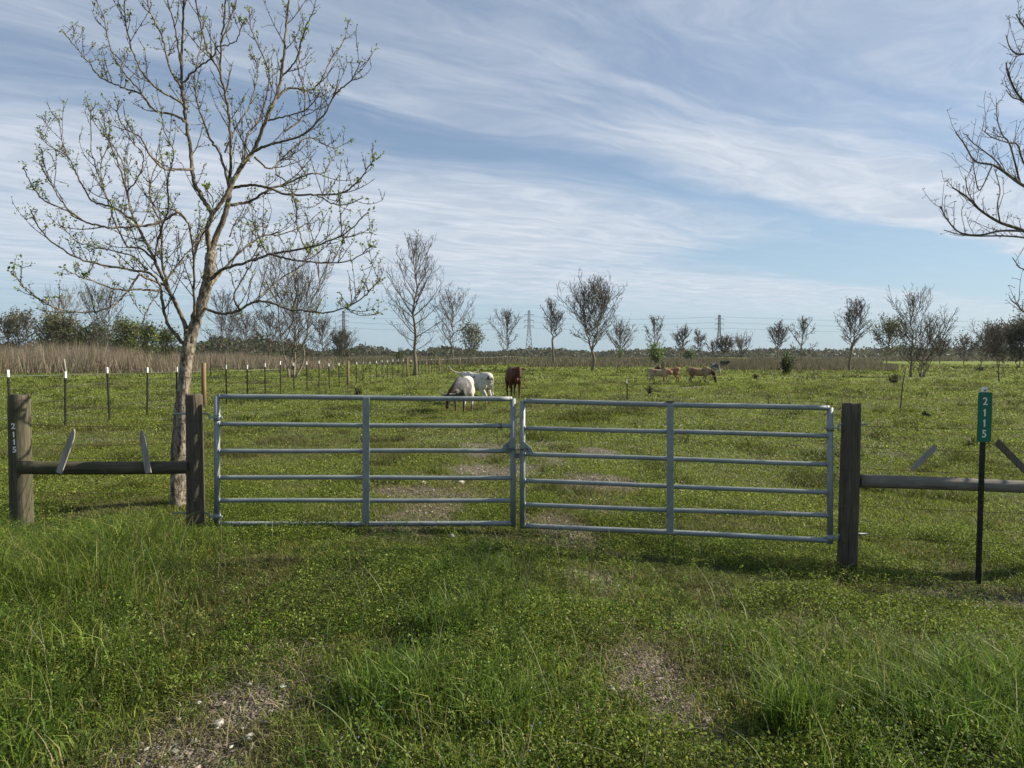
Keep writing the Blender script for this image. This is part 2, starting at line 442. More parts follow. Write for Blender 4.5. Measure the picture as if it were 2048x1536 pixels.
# ------------------------------------------------------------------ grass, clover and weeds
def blades(mb, x, y, h, w, lean, rng, tint, seg=2, z0=None, curl=1.0):
    n = len(x); z = ground_z(x, y) - .01 if z0 is None else z0
    a = rng.rand(n)*2*np.pi; la = rng.rand(n)*2*np.pi
    wd = np.stack([np.cos(a), np.sin(a), np.zeros(n)], -1) * (w/2)[:, None]
    ld = np.stack([np.cos(la), np.sin(la), np.zeros(n)], -1) * lean[:, None]
    B = np.stack([x, y, z], -1); up = np.zeros((n, 3)); up[:, 2] = 1
    if seg == 1:
        V = np.stack([B-wd, B+wd, B+ld*h[:, None]+up*h[:, None]], 1); 
        idx = np.arange(n)*3; mb.add(V.reshape(-1, 3), np.stack([idx, idx+1, idx+2], -1), 0, True, np.repeat(tint, 3, 0)); return
    m1 = B + ld*(h*.28)[:, None] + up*(h*.62)[:, None]
    tp = B + ld*(h*1.0)[:, None]*curl + up*(h*(1.0 - .25*np.minimum(lean, 1.2)))[:, None]
    V = np.stack([B-wd*.8, B+wd*.8, m1+wd*.8, m1-wd*.8, tp], 1)
    idx = np.arange(n)*5
    mb.add(V.reshape(-1, 3), np.stack([idx, idx+1, idx+2, idx+3], -1), 0, True, np.repeat(tint, 5, 0))
    base = mb.n - n*5
    mb.Fc.append(np.stack([idx+3, idx+2, idx+4], -1) + base); mb.mi.append(np.zeros(n)); mb.sm.append(np.full(n, True))

def arcs(mb, x, y, h, w, rng, tint, k=6):
    """long blades and stalks that bow over in a smooth curve"""
    n = len(x); a = rng.rand(n)*6.283; la = a + 1.57 + .6*rng.randn(n); bow = .25 + 1.15*rng.rand(n)**1.4
    B = np.stack([x, y, ground_z(x, y) - .01], -1); wd = np.stack([np.cos(a), np.sin(a), np.zeros(n)], -1)
    V = []
    for j in range(k+1):
        t = j/k; ang = bow*t*.9; c = B + np.stack([np.cos(la)*h*np.sin(ang)*t, np.sin(la)*h*np.sin(ang)*t, h*t*np.cos(ang*.8)], -1)
        ww = (w*.5*(1-t**2*.85))[:, None]; V += [c - wd*ww, c + wd*ww]
    V = np.stack(V, 1); idx = np.arange(n)*(2*k+2)
    mb.add(V.reshape(-1, 3), np.concatenate([np.stack([idx+2*j, idx+2*j+1, idx+2*j+3, idx+2*j+2], -1) for j in range(k)]), 0, True, np.repeat(tint, 2*k+2, 0))

def leaflets(mb, pos, size, rng, tint, flat=.6, aspect=.6):
    """small folded diamond leaves"""
    n = len(pos)
    d = rng.randn(n, 3); d[:, 2] *= flat; d /= np.linalg.norm(d, axis=1, keepdims=True)
    r = rng.randn(n, 3); s = np.cross(d, r); s /= np.linalg.norm(s, axis=1, keepdims=True) + 1e-9
    L = d*size[:, None]; S = s*(size*aspect*.5)[:, None]; nn = np.cross(d, s)*(size*.12)[:, None]
    V = np.stack([pos, pos+L*.5+S+nn, pos+L, pos+L*.5-S+nn], 1)
    idx = np.arange(n)*4
    mb.add(V.reshape(-1, 3), np.concatenate([np.stack([idx, idx+1, idx+2, idx+3], -1)]), 0, True, np.repeat(tint, 4, 0))

def tints(rng, n, cols, wts, jit=.22):
    c = np.array(cols)[rng.choice(len(cols), n, p=np.array(wts)/sum(wts))]
    return c * (1 + jit*rng.randn(n, 1)).clip(.45, 1.7) * (1 + .07*rng.randn(n, 3)).clip(.7, 1.3)

G_SHORT = [(.062, .098, .012), (.138, .190, .022), (.235, .270, .050), (.27, .26, .09)]
G_TALL = [(.068, .122, .014), (.140, .215, .026), (.225, .290, .050), (.28, .27, .11)]

def wedge(rng, n, d0, d1, k0=-.86, k1=.86, power=1.0):
    """points spread evenly over the ground of a wide sector ahead"""
    y = np.sqrt(rng.rand(n)*(d1**2 - d0**2) + d0**2); k = k0 + rng.rand(n)*(k1 - k0)
    return k*y + (rng.rand(n)-.5)*0.6, y

def build_foreground():
    rng = np.random.RandomState(11)
    # fine short turf
    x, y = wedge(rng, 560000, 2.2, 8.6)
    b = bare_mask(x, y); t = tall_mask(x, y)
    dens = (.25 + .9*fbm(x, y, 2.3, 3)) * (1 - .85*sstep(.15, .6, b))
    keep = rng.rand(len(x)) < dens; x, y, t, b = x[keep], y[keep], t[keep], b[keep]; n = len(x)
    cl = fbm(x+3, y, 1.5, 3)
    h = (.018 + .045*rng.rand(n)) * (.3 + 1.5*cl) * (1 - .5*np.exp(-((y-7.0)/.5)**2)); w = .0035 + .005*rng.rand(n)
    tint = tints(rng, n, G_SHORT, (5, 5, 3, 1.6))
    dryf = sstep(.5, .66, fbm(x-11, y+5, .8, 3))[:, None]; tint = tint*(1-.5*dryf) + np.array((.15, .125, .07))*.5*dryf
    mb = MB(); blades(mb, x, y, h, w, .4 + .9*rng.rand(n), rng, tint)
    o = mb.build('turf_grass', M['blade']); tag(o, 'short green turf in front of the gate', 'grass', kind='stuff')
    # clover and low leafy weeds
    x, y = wedge(rng, 680000, 2.2, 9.0)
    b = bare_mask(x, y); cl = fbm(x+31, y+8, 1.3, 3); t = tall_mask(x, y)
    keep = rng.rand(len(x)) < sstep(.30, .68, cl) * (1 - .95*sstep(.1, .42, b)) * .95
    x, y, cl = x[keep], y[keep], cl[keep]; n = len(x)
    z = ground_z(x, y) + rng.rand(n)**.7 * (.02 + .09*sstep(.42, .68, cl))
    tint = tints(rng, n, [(.070, .115, .013), (.140, .198, .024), (.23, .28, .06)], (4, 4, 2.5), .3)
    mb = MB(); leaflets(mb, np.stack([x, y, z], -1), .008 + .013*rng.rand(n), rng, tint, .45, .7)
    o = mb.build('low_clover', M['clover']); tag(o, 'low leafy clover and weeds around the wheel tracks', 'clover', kind='stuff')
    # tall uncut verge: stems with leaflets plus long blades
    mb = MB(); mw = MB()
    x, y = wedge(rng, 300000, 2.0, 7.4)
    t = tall_mask(x, y); keep = rng.rand(len(x)) < t*(.35+.8*fbm(x, y, 2.1, 2)); x, y, t = x[keep], y[keep], t[keep]; n = len(x)
    clump = fbm(x+9, y-4, 2.4, 3)
    h = (.05 + .23*rng.rand(n)**1.8) * (.15 + 1.5*clump) * (.40 + .70*t) * (1 + .35*sstep(-1.2, -2.4, x))
    dark = fbm(x+70, y, .8, 2)
    tint = tints(rng, n, G_TALL, (5, 5, 2.5, 1.2)) * (.80 + .4*dark)[:, None]
    blades(mb, x, y, h, .003 + .0035*rng.rand(n), .25 + .9*rng.rand(n), rng, tint)
    # long wispy blades scattered
    x, y = wedge(rng, 5000, 2.0, 7.0); t = tall_mask(x, y)
    keep = (rng.rand(len(x)) < t*.8 + .05) & (bare_mask(x, y) < .35); x, y = x[keep], y[keep]; n = len(x)
    arcs(mb, x, y, .16 + .26*rng.rand(n)**1.5, .004 + .003*rng.rand(n), rng,
           tints(rng, n, [(.11, .165, .05), (.18, .20, .09), (.28, .26, .17)], (4, 3, 2)))
    # bright lush grass clumps at the lower right, beside the posts and on the left
    cl_ = [(1.9, 3.25, .25, 900, .30), (2.35, 3.5, .3, 1100, .34), (1.25, 3.2, .13, 350, .30), (-2.55, 6.8, .3, 700, .14), (-4.6, 6.5, .4, 800, .12), (-2.9, 6.4, .5, 1000, .15), (2.3, 2.9, .3, 800, .3), (-2.3, 3.1, .4, 900, .22), (-.3, 5.4, .35, 900, .17), (-.35, 4.3, .2, 500, .26), (-.55, 3.5, .25, 600, .25), (-.1, 3.3, .2, 300, .22)]
    for cx, cy, r, k, hh in cl_:
        a = rng.rand(k)*6.283; q = np.sqrt(rng.rand(k))*r; xx = cx+np.cos(a)*q; yy = cy+np.sin(a)*q
        blades(mb, xx, yy, hh*(.4+.8*rng.rand(k)), .005+.003*rng.rand(k), .2+.7*rng.rand(k), rng, tints(rng, k, [(.09, .16, .022), (.14, .215, .035), (.20, .25, .06)], (4, 4, 1)))
    o = mb.build('tall_verge_grass', M['blade']); tag(o, 'long uncut green grass of the roadside verge', 'grass', kind='stuff')
    # feathery weeds: many small leaflets up short stems
    x, y = wedge(rng, 34000, 2.0, 7.5); t = tall_mask(x, y)
    keep = rng.rand(len(x)) < np.maximum(t, .12) * sstep(.30, .55, fbm(x+55, y+2, 1.4, 3)); x, y, t = x[keep], y[keep], t[keep]; n = len(x)
    h = (.08 + .17*rng.rand(n)) * (.5+.6*t); k = 26
    la = rng.rand(n)*6.283; le = .1+.45*rng.rand(n)
    X = np.repeat(x, k); Y = np.repeat(y, k); Hh = np.repeat(h, k); f = rng.rand(n*k)**.8
    off = Hh*f*f*np.repeat(le, k)
    px = X + np.cos(np.repeat(la, k))*off + .018*rng.randn(n*k); py = Y + np.sin(np.repeat(la, k))*off + .018*rng.randn(n*k)
    pz = ground_z(X, Y) + Hh*f + .006*rng.randn(n*k)
    c = tints(rng, n, [(.058, .108, .017), (.130, .200, .030), (.225, .285, .065)], (4, 4, 2))
    leaflets(mw, np.stack([px, py, pz], -1), .010 + .013*rng.rand(n*k), rng, np.repeat(c, k, 0)*(.8+.4*rng.rand(n*k, 1)), .7, .45)
    o = mw.build('feathery_weeds', M['clover']); tag(o, 'feathery green weeds in the uncut verge', 'weeds', kind='stuff')
    # dead straw and bent stalks over the tracks
    mb = MB(); x, y = wedge(rng, 130000, 2.2, 10); b = bare_mask(x, y)
    keep = rng.rand(len(x)) < .14 + .85*sstep(.05, .25, b); x, y = x[keep], y[keep]; n = len(x)
    blades(mb, x, y, .012+.05*rng.rand(n), .003+.003*rng.rand(n), 1.0+2.4*rng.rand(n), rng, tints(rng, n, [(.17, .135, .085), (.26, .22, .15), (.34, .30, .22)], (4, 3, 1)))
    x, y = wedge(rng, 260, 2.6, 7.5); n = len(x)
    arcs(mb, x, y, .10+.20*rng.rand(n), .0028+.0015*rng.rand(n), rng, tints(rng, n, [(.24, .24, .13), (.32, .31, .20)], (1, 1)))
    o = mb.build('dry_straw', M['dry']); tag(o, 'dead straw lying over the worn tracks', 'straw', kind='stuff')
    # tiny blue-violet and white flowers in the verge
    mb = MB(); x, y = wedge(rng, 2600, 2.2, 6.8); t = tall_mask(x, y); keep = rng.rand(len(x)) < t*sstep(.45, .6, fbm(x+3, y+77, 1.2, 2)); x, y = x[keep], y[keep]; n = len(x)
    z = ground_z(x, y) + .06 + .10*rng.rand(n)
    leaflets(mb, np.stack([x, y, z], -1), .007+.006*rng.rand(n), rng, tints(rng, n, [(.20, .21, .42), (.32, .32, .5), (.6, .6, .62)], (5, 3, 1), .1), .4, .9)
    o = mb.build('verge_flowers', M['clover']); tag(o, 'tiny violet flowers in the uncut verge', 'flowers', kind='stuff')
build_foreground()

def build_field():
    rng = np.random.RandomState(23)
    mb = MB()
    # 8.4 - 22 m
    for d0, d1, n, hs, ws in ((8.2, 14, 330000, .032, .009), (13.5, 24, 330000, .036, .017), (23, 45, 330000, .045, .034), (44, 80, 150000, .055, .075), (78, 130, 60000, .08, .15)):
        x, y = wedge(rng, n, d0, d1)
        b = bare_mask(x, y); cl = fbm(x, y, .9, 3); tuft = sstep(.63, .70, fbm(x+20, y+60, 1.15, 3))
        keep = rng.rand(n) < (.45 + .7*cl)*(1-.9*sstep(.12, .5, b)); x, y, cl, tuft = x[keep], y[keep], cl[keep], tuft[keep]; m = len(x)
        big = fbm(x, y, .16, 3)
        h = hs*(.5+rng.rand(m))*(.35+1.2*cl)*(1+2.4*tuft); w = ws*(.5+rng.rand(m))
        tint = tints(rng, m, G_SHORT, (4, 5, 3.4, 1.6), .3)
        tint = tint*(1-.5*tuft[:, None])
        dryf = (sstep(.50, .64, big)*.38)[:, None]; tint = tint*(1-dryf) + np.array((.165, .150, .078))*dryf
        blades(mb, x, y, h, w, .35+.9*rng.rand(m), rng, tint, seg=1)
    o = mb.build('pasture_grass', M['blade']); tag(o, 'grazed green grass covering the pasture behind the gate', 'grass', kind='stuff')
    mb = MB()
    for d0, d1, n, s in ((8.4, 15, 260000, .019), (15, 28, 220000, .032), (28, 50, 140000, .055)):
        x, y = wedge(rng, n, d0, d1); b = bare_mask(x, y); cl = fbm(x+5, y, .8, 3)
        keep = rng.rand(n) < sstep(.35, .62, cl)*(1-.9*sstep(.12, .5, b)); x, y = x[keep], y[keep]; m = len(x)
        z = ground_z(x, y) + (.02+.05*rng.rand(m))
        leaflets(mb, np.stack([x, y, z], -1), s*(.6+.8*rng.rand(m)), rng, tints(rng, m, [(.085, .125, .015), (.165, .215, .030), (.25, .285, .07)], (3, 4, 3), .3), .35, .8)
    o = mb.build('pasture_clover', M['clover']); tag(o, 'clover leaves spread through the pasture', 'clover', kind='stuff')
    mb = MB()
    for d0, d1, n, s in ((8.4, 15, 22000, .012), (15, 30, 30000, .018), (30, 60, 18000, .030)):
        x, y = wedge(rng, n, d0, d1); cl = fbm(x+25, y+9, .45, 3)
        keep = rng.rand(n) < sstep(.46, .66, cl); x, y = x[keep], y[keep]; m = len(x)
        z = ground_z(x, y) + (.05+.05*rng.rand(m))
        leaflets(mb, np.stack([x, y, z], -1), s*(.6+.8*rng.rand(m)), rng, tints(rng, m, [(.42, .43, .36), (.5, .5, .45)], (1, 1), .2), .35, .9)
    o = mb.build('clover_flowers', M['clover']); tag(o, 'small whitish clover flowers speckling the pasture', 'flowers', kind='stuff')
    # pebbles on the wheel tracks
    mb = MB(); n = 5200; x, y = wedge(rng, n*9, 2.3, 12); b = bare_mask(x, y); keep = rng.rand(len(x)) < sstep(.22, .7, b)*.8; x, y = x[keep][:n], y[keep][:n]; n = len(x)
    s = .004 + .014*rng.rand(n)**3
    base = np.array([(1,0,0),(0,1,0),(-1,0,0),(0,-1,0),(0,0,1),(0,0,-1),(.6,.6,.6),(-.6,.6,.5),(-.6,-.6,.6),(.6,-.6,.5)], dtype=float)
    fc = np.array([(4,6,7),(4,7,8),(4,8,9),(4,9,6),(0,1,6),(1,7,6),(1,2,7),(2,8,7),(2,3,8),(3,9,8),(3,0,9),(0,6,9),(1,0,5),(2,1,5),(3,2,5),(0,3,5)])
    z = ground_z(x, y)
    V = base[None]*(s[:, None, None]*np.array([1, 1, .6]))*(1+.35*rng.randn(n, 10, 1)).clip(.5, 1.6)
    an = rng.rand(n)*6.283; c_, s_ = np.cos(an)[:, None], np.sin(an)[:, None]
    V = np.stack([V[..., 0]*c_-V[..., 1]*s_, V[..., 0]*s_+V[..., 1]*c_, V[..., 2]], -1) + np.stack([x, y, z], -1)[:, None]
    tint = np.repeat(tints(rng, n, [(.16, .14, .115), (.30, .275, .235), (.46, .44, .40)], (4, 4, 1.3), .1), 10, 0)
    mb.add(V.reshape(-1, 3), (fc[None]+np.arange(n)[:, None, None]*10).reshape(-1, 3), 0, False, tint)
    m, T = new_mat('pebble'); a = T.node('ShaderNodeAttribute', attribute_name='tint'); finish(T, a.outputs['Color'], .9)
    o = mb.build('gravel', m); tag(o, 'pale gravel showing through the worn wheel tracks', 'gravel', kind='stuff')
build_field()

def dry_scrub():
    rng = np.random.RandomState(31)
    def patch(name, label, regions, cols, wts):
        mb = MB()
        for k0, k1, d0, d1, n, h0, h1, w in regions:
            x, y = wedge(rng, n, d0, d1, k0, k1)
            edge = sstep(0, 8, y - d0 - 10*(fbm(x, y, .06, 3)-.35)) ; keep = rng.rand(n) < edge*(.25+1.0*fbm(x, y, .12, 3)); x, y = x[keep], y[keep]; m = len(x)
            cl = fbm(x+5, y, .1, 3)
            h = (h0 + (h1-h0)*rng.rand(m)**1.3)*(.5+.95*cl)*(.35+.65*sstep(k1, k1-.14, x/y + .03*rng.randn(m)))*(.8+.5*fbm(x, y, .5, 2))
            blades(mb, x, y, h, w*(.5+rng.rand(m)), .1+.3*rng.rand(m), rng, tints(rng, m, cols, wts, .25)*(.75+.5*cl[:, None]), seg=1)
        o = mb.build(name, M['dry']); tag(o, label, 'dry grass', kind='stuff')
    patch('tall_dry_grass', 'tall dead reddish tan grass in front of the wood on the left',
          [(-.95, -.42, 64, 100, 90000, .7, 2.8, .05), (-.46, -.24, 80, 130, 60000, .4, 2.2, .06)],
          [(.195, .158, .120), (.28, .24, .19), (.135, .11, .08), (.11, .12, .055)], (4, 3, 3, 1.3))
    patch('brown_weeds', 'low brown and grey dead weeds behind the cattle',
          [(-.25, .02, 120, 330, 42000, .4, 1.5, .16), (.02, .34, 98, 330, 70000, .3, 1.1, .13), (.28, .52, 76, 130, 42000, .3, .95, .06), (.32, .50, 130, 380, 34000, .4, 1.1, .2), (.5, .95, 190, 380, 30000, .5, 1.4, .2), (-.95, -.2, 130, 330, 50000, .8, 2.0, .2)],
          [(.135, .115, .085), (.18, .155, .12), (.09, .085, .05), (.09, .12, .035)], (4, 3, 3, 1.6))
dry_scrub()

# ------------------------------------------------------------------ distant woods and pylons
def distant_woods():
    rng = np.random.RandomState(41)
    mb = MB()
    def band(k0, k1, d0, d1, n, hfun, size, cols):
        x, y = wedge(rng, n, d0, d1, k0, k1); k = x / y
        top = hfun(k) * (.55 + .9*fbm(k*110, y*.01, 1.0, 4)) ; z = top*rng.rand(n)**.75
        leaflets(mb, np.stack([x, y, z], -1), size*(.5+rng.rand(n)), rng, tints(rng, n, cols, np.ones(len(cols)), .25), .8, .8)
    green = [(.060, .075, .045), (.075, .090, .045), (.085, .075, .065), (.065, .07, .06)]
    band(-.1, .95, 430, 640, 60000, lambda k: 4.3 + 1.6*sstep(.25, .6, k) + .8*np.sin(k*40), 1.3, green)
    band(-.30, -.05, 330, 560, 24000, lambda k: 4.2 + 1.0*np.sin(k*55), 1.2, green)
    band(-.95, -.28, 230, 420, 52000, lambda k: 6.2 + 2.0*np.sin(k*30), 1.1, green + [(.08, .10, .035)])
    o = mb.build('distant_woods', M['leaf']); tag(o, 'low line of dark woods along the horizon', 'woods', kind='stuff')
distant_woods()

def pylon(px, top, d, label, wide=1.0):
    c = P(px, 706, d); ztop = P(px, top, d).z; h = ztop
    root = empty('electricity_pylon', (c.x, d, 0), label, 'pylon', 'electricity pylons on the horizon')
    w0 = h*.085*wide; w1 = h*.020*wide
    def wz(t): return w0 + (w1*1.3 - w0)*min(1, t/.62) if t < .62 else w1*1.3 + (w1-w1*1.3)*(t-.62)/.38
    mb = MB(); T_ = h*.0048
    lv = [0, .14, .27, .38, .48, .56, .62, .69, .76, .83, .90, .96, 1.0]
    for a, b in zip(lv[:-1], lv[1:]):
        wa, wb = wz(a), wz(b)
        ca = [Vector((sx*wa, sy*wa, a*h)) for sx, sy in ((-1,-1),(1,-1),(1,1),(-1,1))]
        cb = [Vector((sx*wb, sy*wb, b*h)) for sx, sy in ((-1,-1),(1,-1),(1,1),(-1,1))]
        for i in range(4):
            j = (i+1) % 4
            mb.obox(ca[i], cb[i], T_*1.5, T_*1.5, (0.3, 1, 0)); mb.obox(ca[i], cb[j], T_, T_, (0, 1, .3)); mb.obox(ca[j], cb[i], T_, T_, (0, 1, .3))
            mb.obox(cb[i], cb[j], T_, T_)
    mb.build('tower', M['pylon'], root)
    for t in (.66, .78, .90):
        am = MB(); z = t*h; L = h*.10
        for s in (-1, 1):
            am.obox((0, -w1, z), (s*L, 0, z+h*.01), T_*1.3, T_*1.3); am.obox((0, w1, z), (s*L, 0, z+h*.01), T_*1.3, T_*1.3)
            am.obox((0, 0, z+h*.035), (s*L, 0, z+h*.01), T_, T_)
        ar = am.build('cross_arm', M['pylon'], root)
        for s in (-1, 1):
            im = MB(); tubes(im, [([(s*L, 0, z+h*.008), (s*L, 0, z-h*.03)], [T_*.9]*2)], 4); im.build('insulator', M['pylon'], ar)
    return c.x, d, h
py1 = pylon(1058, 621, 600, 'slender lattice pylon on the horizon between two bare trees, right of the brown cow')
py2 = pylon(1438, 630, 600, 'dark lattice pylon on the horizon behind the small bushy trees on the right')
py0 = pylon(688, 622, 600, 'lattice pylon on the horizon left of the fence, behind the low bushes')
def small_pylon(px, top):
    c = P(px, 706, 900); h = P(px, top, 900).z
    mb = MB(); w = h*.05
    for s in (-1, 1): mb.obox((c.x+s*w, 900, 0), (c.x+s*w*.3, 900, h), .4, .4, (0, 1, 0))
    for t in (.35, .6, .85): mb.obox((c.x-w*1.6, 900, h*t), (c.x+w*1.6, 900, h*t), .4, .4)
    o = mb.build('electricity_pylon', M['pylon']); tag(o, 'tiny far pylon just left of the green bush on the horizon', 'pylon', 'electricity pylons on the horizon')
small_pylon(731, 684)
k_ = 0
for name_, t in (('topmost', .90), ('middle', .78), ('lowest', .66)):
    for off, side in ((-.10, 'left'), (.10, 'right')):
        sup = [(-900, 600), (py0[0], 600), (py1[0], 600), (py2[0], 600), (py2[0]+330, 600), (py2[0]+700, 600)]
        hh = py1[2]; poly = []
        for (xa, ya), (xb, yb) in zip(sup[:-1], sup[1:]):
            for q in np.linspace(0, 1, 14)[:-1 if xb < 1e9 else None]:
                sag = 4*q*(1-q)*(2.2 if xb - xa < 200 else 4.0)
                poly.append((xa+(xb-xa)*q, 600 + off*hh, hh*(t-.03) - sag))
        mb = MB(); tubes(mb, [(poly, [.035]*len(poly))], 4)
        o = mb.build('power_line', M['wire'])
        tag(o, '%s pair of thin power lines strung between the pylons' % name_, 'power line', 'power lines at the %s level' % name_)

# ------------------------------------------------------------------ bare trees grown by rule
def grow(rng, base, H, W, lean=(0, 0), n1=20, n2=6, n3=3, trunk_r=None, clear=.18, up=.55, stems=1, widest=.42, fork=0.0, droop=0.0):
    """returns (trunk polylines, branch polylines, twig polylines, tip positions)"""
    tr, br, tw, tips = [], [], [], []
    H = H*.94
    base = np.array(base, dtype=float); r0 = trunk_r or H*.017
    if fork:      # one bole that splits into several leaders
        top_ = np.array([lean[0]*fork, lean[1]*fork, H*fork]); bole = spline([base, base*.5+top_*.5+np.array([rng.randn(), rng.randn(), 0])*H*.012, top_], 8)
        tr.append((bole, r0*np.linspace(1.25, .95, 8)))
    leaders = []
    for s in range(stems):
        an = rng.rand()*6.283; sp = (0 if stems == 1 else W*.20*(.5+rng.rand()))
        b = base + np.array([np.cos(an), np.sin(an), 0])*(0 if stems == 1 else W*.03)
        hs = H*(1 if s == 0 else .72+.25*rng.rand()); n = 11; pts = []
        for i in range(n):
            t = i/(n-1)
            if fork:
                s_ = W*(.24 if s else .06)*(.8+.4*(s % 2)); a_ = s*6.283/max(1, stems-1) + .5
                pts.append(top_ + np.array([math.cos(a_)*s_*t**.75 + lean[0]*(1-fork)*t, math.sin(a_)*s_*t**.75, (H*(1-.10*(s > 0)*(1+s % 2)) - H*fork)*t]) + np.array([rng.randn(), rng.randn(), 0])*H*.014*(t > 0)); continue
            pts.append(b + np.array([np.cos(an)*sp*t**.8 + lean[0]*t**1.3, np.sin(an)*sp*t**.8 + lean[1]*t, hs*t]) + np.array([rng.randn(), rng.randn(), 0])*H*.012*(t > 0))
        rr = [r0*(1.25 if i == 0 else 1)*(1-.93*(i/(n-1))**.85)/(1 if stems == 1 else stems**.35) for i in range(n)]
        pts = spline(pts, 22); rr = np.interp(np.linspace(0, 1, 22), np.linspace(0, 1, n), rr)
        tr.append((pts, rr)); leaders.append((pts, rr, hs))
    for pts, rr, hs in leaders:
        m1 = max(5, int(n1/stems**(.7 if fork else .5)))
        clear_ = .08 if fork else clear
        for i in range(m1):
            t = clear_ + (.97-clear_)*((i+rng.rand())/m1)**.9
            f = t*21; k = int(f); p = pts[k]*(1-(f-k)) + pts[min(21, k+1)]*(f-k); r = np.interp(f, range(22), rr)
            tt = (t-clear_)/(1-clear_)
            env = (tt/widest)**.55 if tt < widest else max(0.0, 1-((tt-widest)/(1-widest))**1.7)
            L = W*.5*(.36+.95*env)*(.8+.5*rng.rand()) * (.66 if fork else .75 if stems > 1 else 1)
            az = i*2.4 + rng.rand()*.9
            el = math.radians(18 + 46*tt + rng.randn()*9)
            d = np.array([math.cos(az)*math.cos(el), math.sin(az)*math.cos(el), math.sin(el)])
            n = 7; q = [p]; st = L/(n-1)*(1.15)
            for j in range(1, n):
                d = d + np.array([rng.randn()*.13, rng.randn()*.13, up*.22 - droop*.2 + rng.randn()*.07]); d /= np.linalg.norm(d)
                q.append(q[-1] + d*st)
            q = np.array(q); ra = min(r*.62, max(r0*.10, L*.016)); rq = ra*(1-.85*np.linspace(0, 1, n))
            br.append((q, rq)); tips.append(q[-1])
            m2 = max(2, int(n2*(.5+L/W)))
            for jj in range(m2):
                f2 = 1 + (n-1.6)*(jj+rng.rand())/m2; k2 = int(f2); pp = q[k2]*(1-(f2-k2)) + q[min(n-1, k2+1)]*(f2-k2)
                dd = q[min(n-1, k2+1)] - q[max(0, k2-1)]; dd /= np.linalg.norm(dd)+1e-9
                s = rng.randn(3); s -= s.dot(dd)*dd; s /= np.linalg.norm(s); e = dd*.75 + s*.75 + np.array([0, 0, .25]); e /= np.linalg.norm(e)
                L2 = L*(.42-.20*(f2/n))*(.7+.7*rng.rand()); n_ = 5; w = [pp]
                for j in range(1, n_):
                    e = e + np.array([rng.randn()*.16, rng.randn()*.16, up*.20+rng.randn()*.08]); e /= np.linalg.norm(e); w.append(w[-1]+e*L2/(n_-1))
                w = np.array(w); r2 = max(rq[min(n-1, k2)]*.6, r0*.05); tw.append((w, r2*(1-.75*np.linspace(0, 1, n_)))); tips.append(w[-1])
                for _ in range(n3):
                    k3 = rng.randint(1, n_); e3 = (w[k3]-w[k3-1]); e3 /= np.linalg.norm(e3)+1e-9; s3 = rng.randn(3)*.75; e3 = e3+s3+np.array([0, 0, .3]); e3 /= np.linalg.norm(e3)
                    L3 = L2*.45*(.6+.8*rng.rand()); mid = w[k3]+e3*L3*.5+rng.randn(3)*L3*.06; end = w[k3]+e3*L3+np.array([0, 0, L3*.15])
                    tw.append((np.array([w[k3], mid, end]), np.array([r2*.45, r2*.35, r2*.2]))); tips.append(end); tips.append(mid)
    return tr, br, tw, np.array(tips)

def tree(px, py, top, wpx, label, seed, d=None, style='bare', name='bare_tree', group='bare trees dotted across the pasture', stems=1, minr=None, leaf=None, leafn=1.0, hx=0.0, **kw):
    """a tree whose foot stands at the given place of the pasture"""
    if d is None: d = CAMH*F/(py-710)
    c = P(px, 712, d); base = np.array([c.x, d, float(ground_z(c.x, d)) - .05]); H = P(px, top, d).z - base[2]; W = wpx/F*d
    rng = np.random.RandomState(seed); base0 = base.copy(); base0[:2] = 0; base0[2] = 0
    tr, br, tw, tips = grow(rng, (0, 0, 0), H, W, lean=(hx/F*d, 0), stems=stems, **kw)
    root = empty(name, tuple(base), label, 'tree', group)
    mr = d/1480*.62 if minr is None else minr
    fix = lambda L, m: [(p, np.maximum(r, m)) for p, r in L]
    mt, mtw = {'bare': (M['limb'], M['twig']), 'grey': (M['twig_grey'], M['twig_grey']), 'pale': (M['bark'], M['twig_pale']), 'mixed': (M['bark'], M['twig']), 'green': (M['limb'], M['twig'])}[style]
    mb = MB(); tubes(mb, fix(tr, mr*1.3), 7); mb.build('trunk', mt, root)
    mb = MB(); tubes(mb, fix(br, mr*.8), 4); tubes(mb, fix(tw, mr*.42), 3); mb.build('crown', mtw, root)
    if leaf:
        cols, size = leaf
        n = int(len(tips)*leafn); idx = rng.randint(0, len(tips), n)
        pos = tips[idx] + rng.randn(n, 3)*size*1.6
        mb = MB(); leaflets(mb, pos, size*(.5+rng.rand(n)), rng, tints(rng, n, cols, np.ones(len(cols)), .25), .8, .75)
        mb.build('leaves' if style == 'green' else 'husks_and_leaves', M['leaf'], root)  # non-green trees: seed husks, bud remnants and leftover leaves in one mesh
    return root
HUSK = [(.05, .042, .034), (.08, .066, .052)]
OLIVE = [(.11, .13, .05), (.145, .155, .07), (.12, .11, .08)]
FRESH = [(.10, .16, .03), (.14, .20, .05)]
def husks(d): return (HUSK, .00115*d)
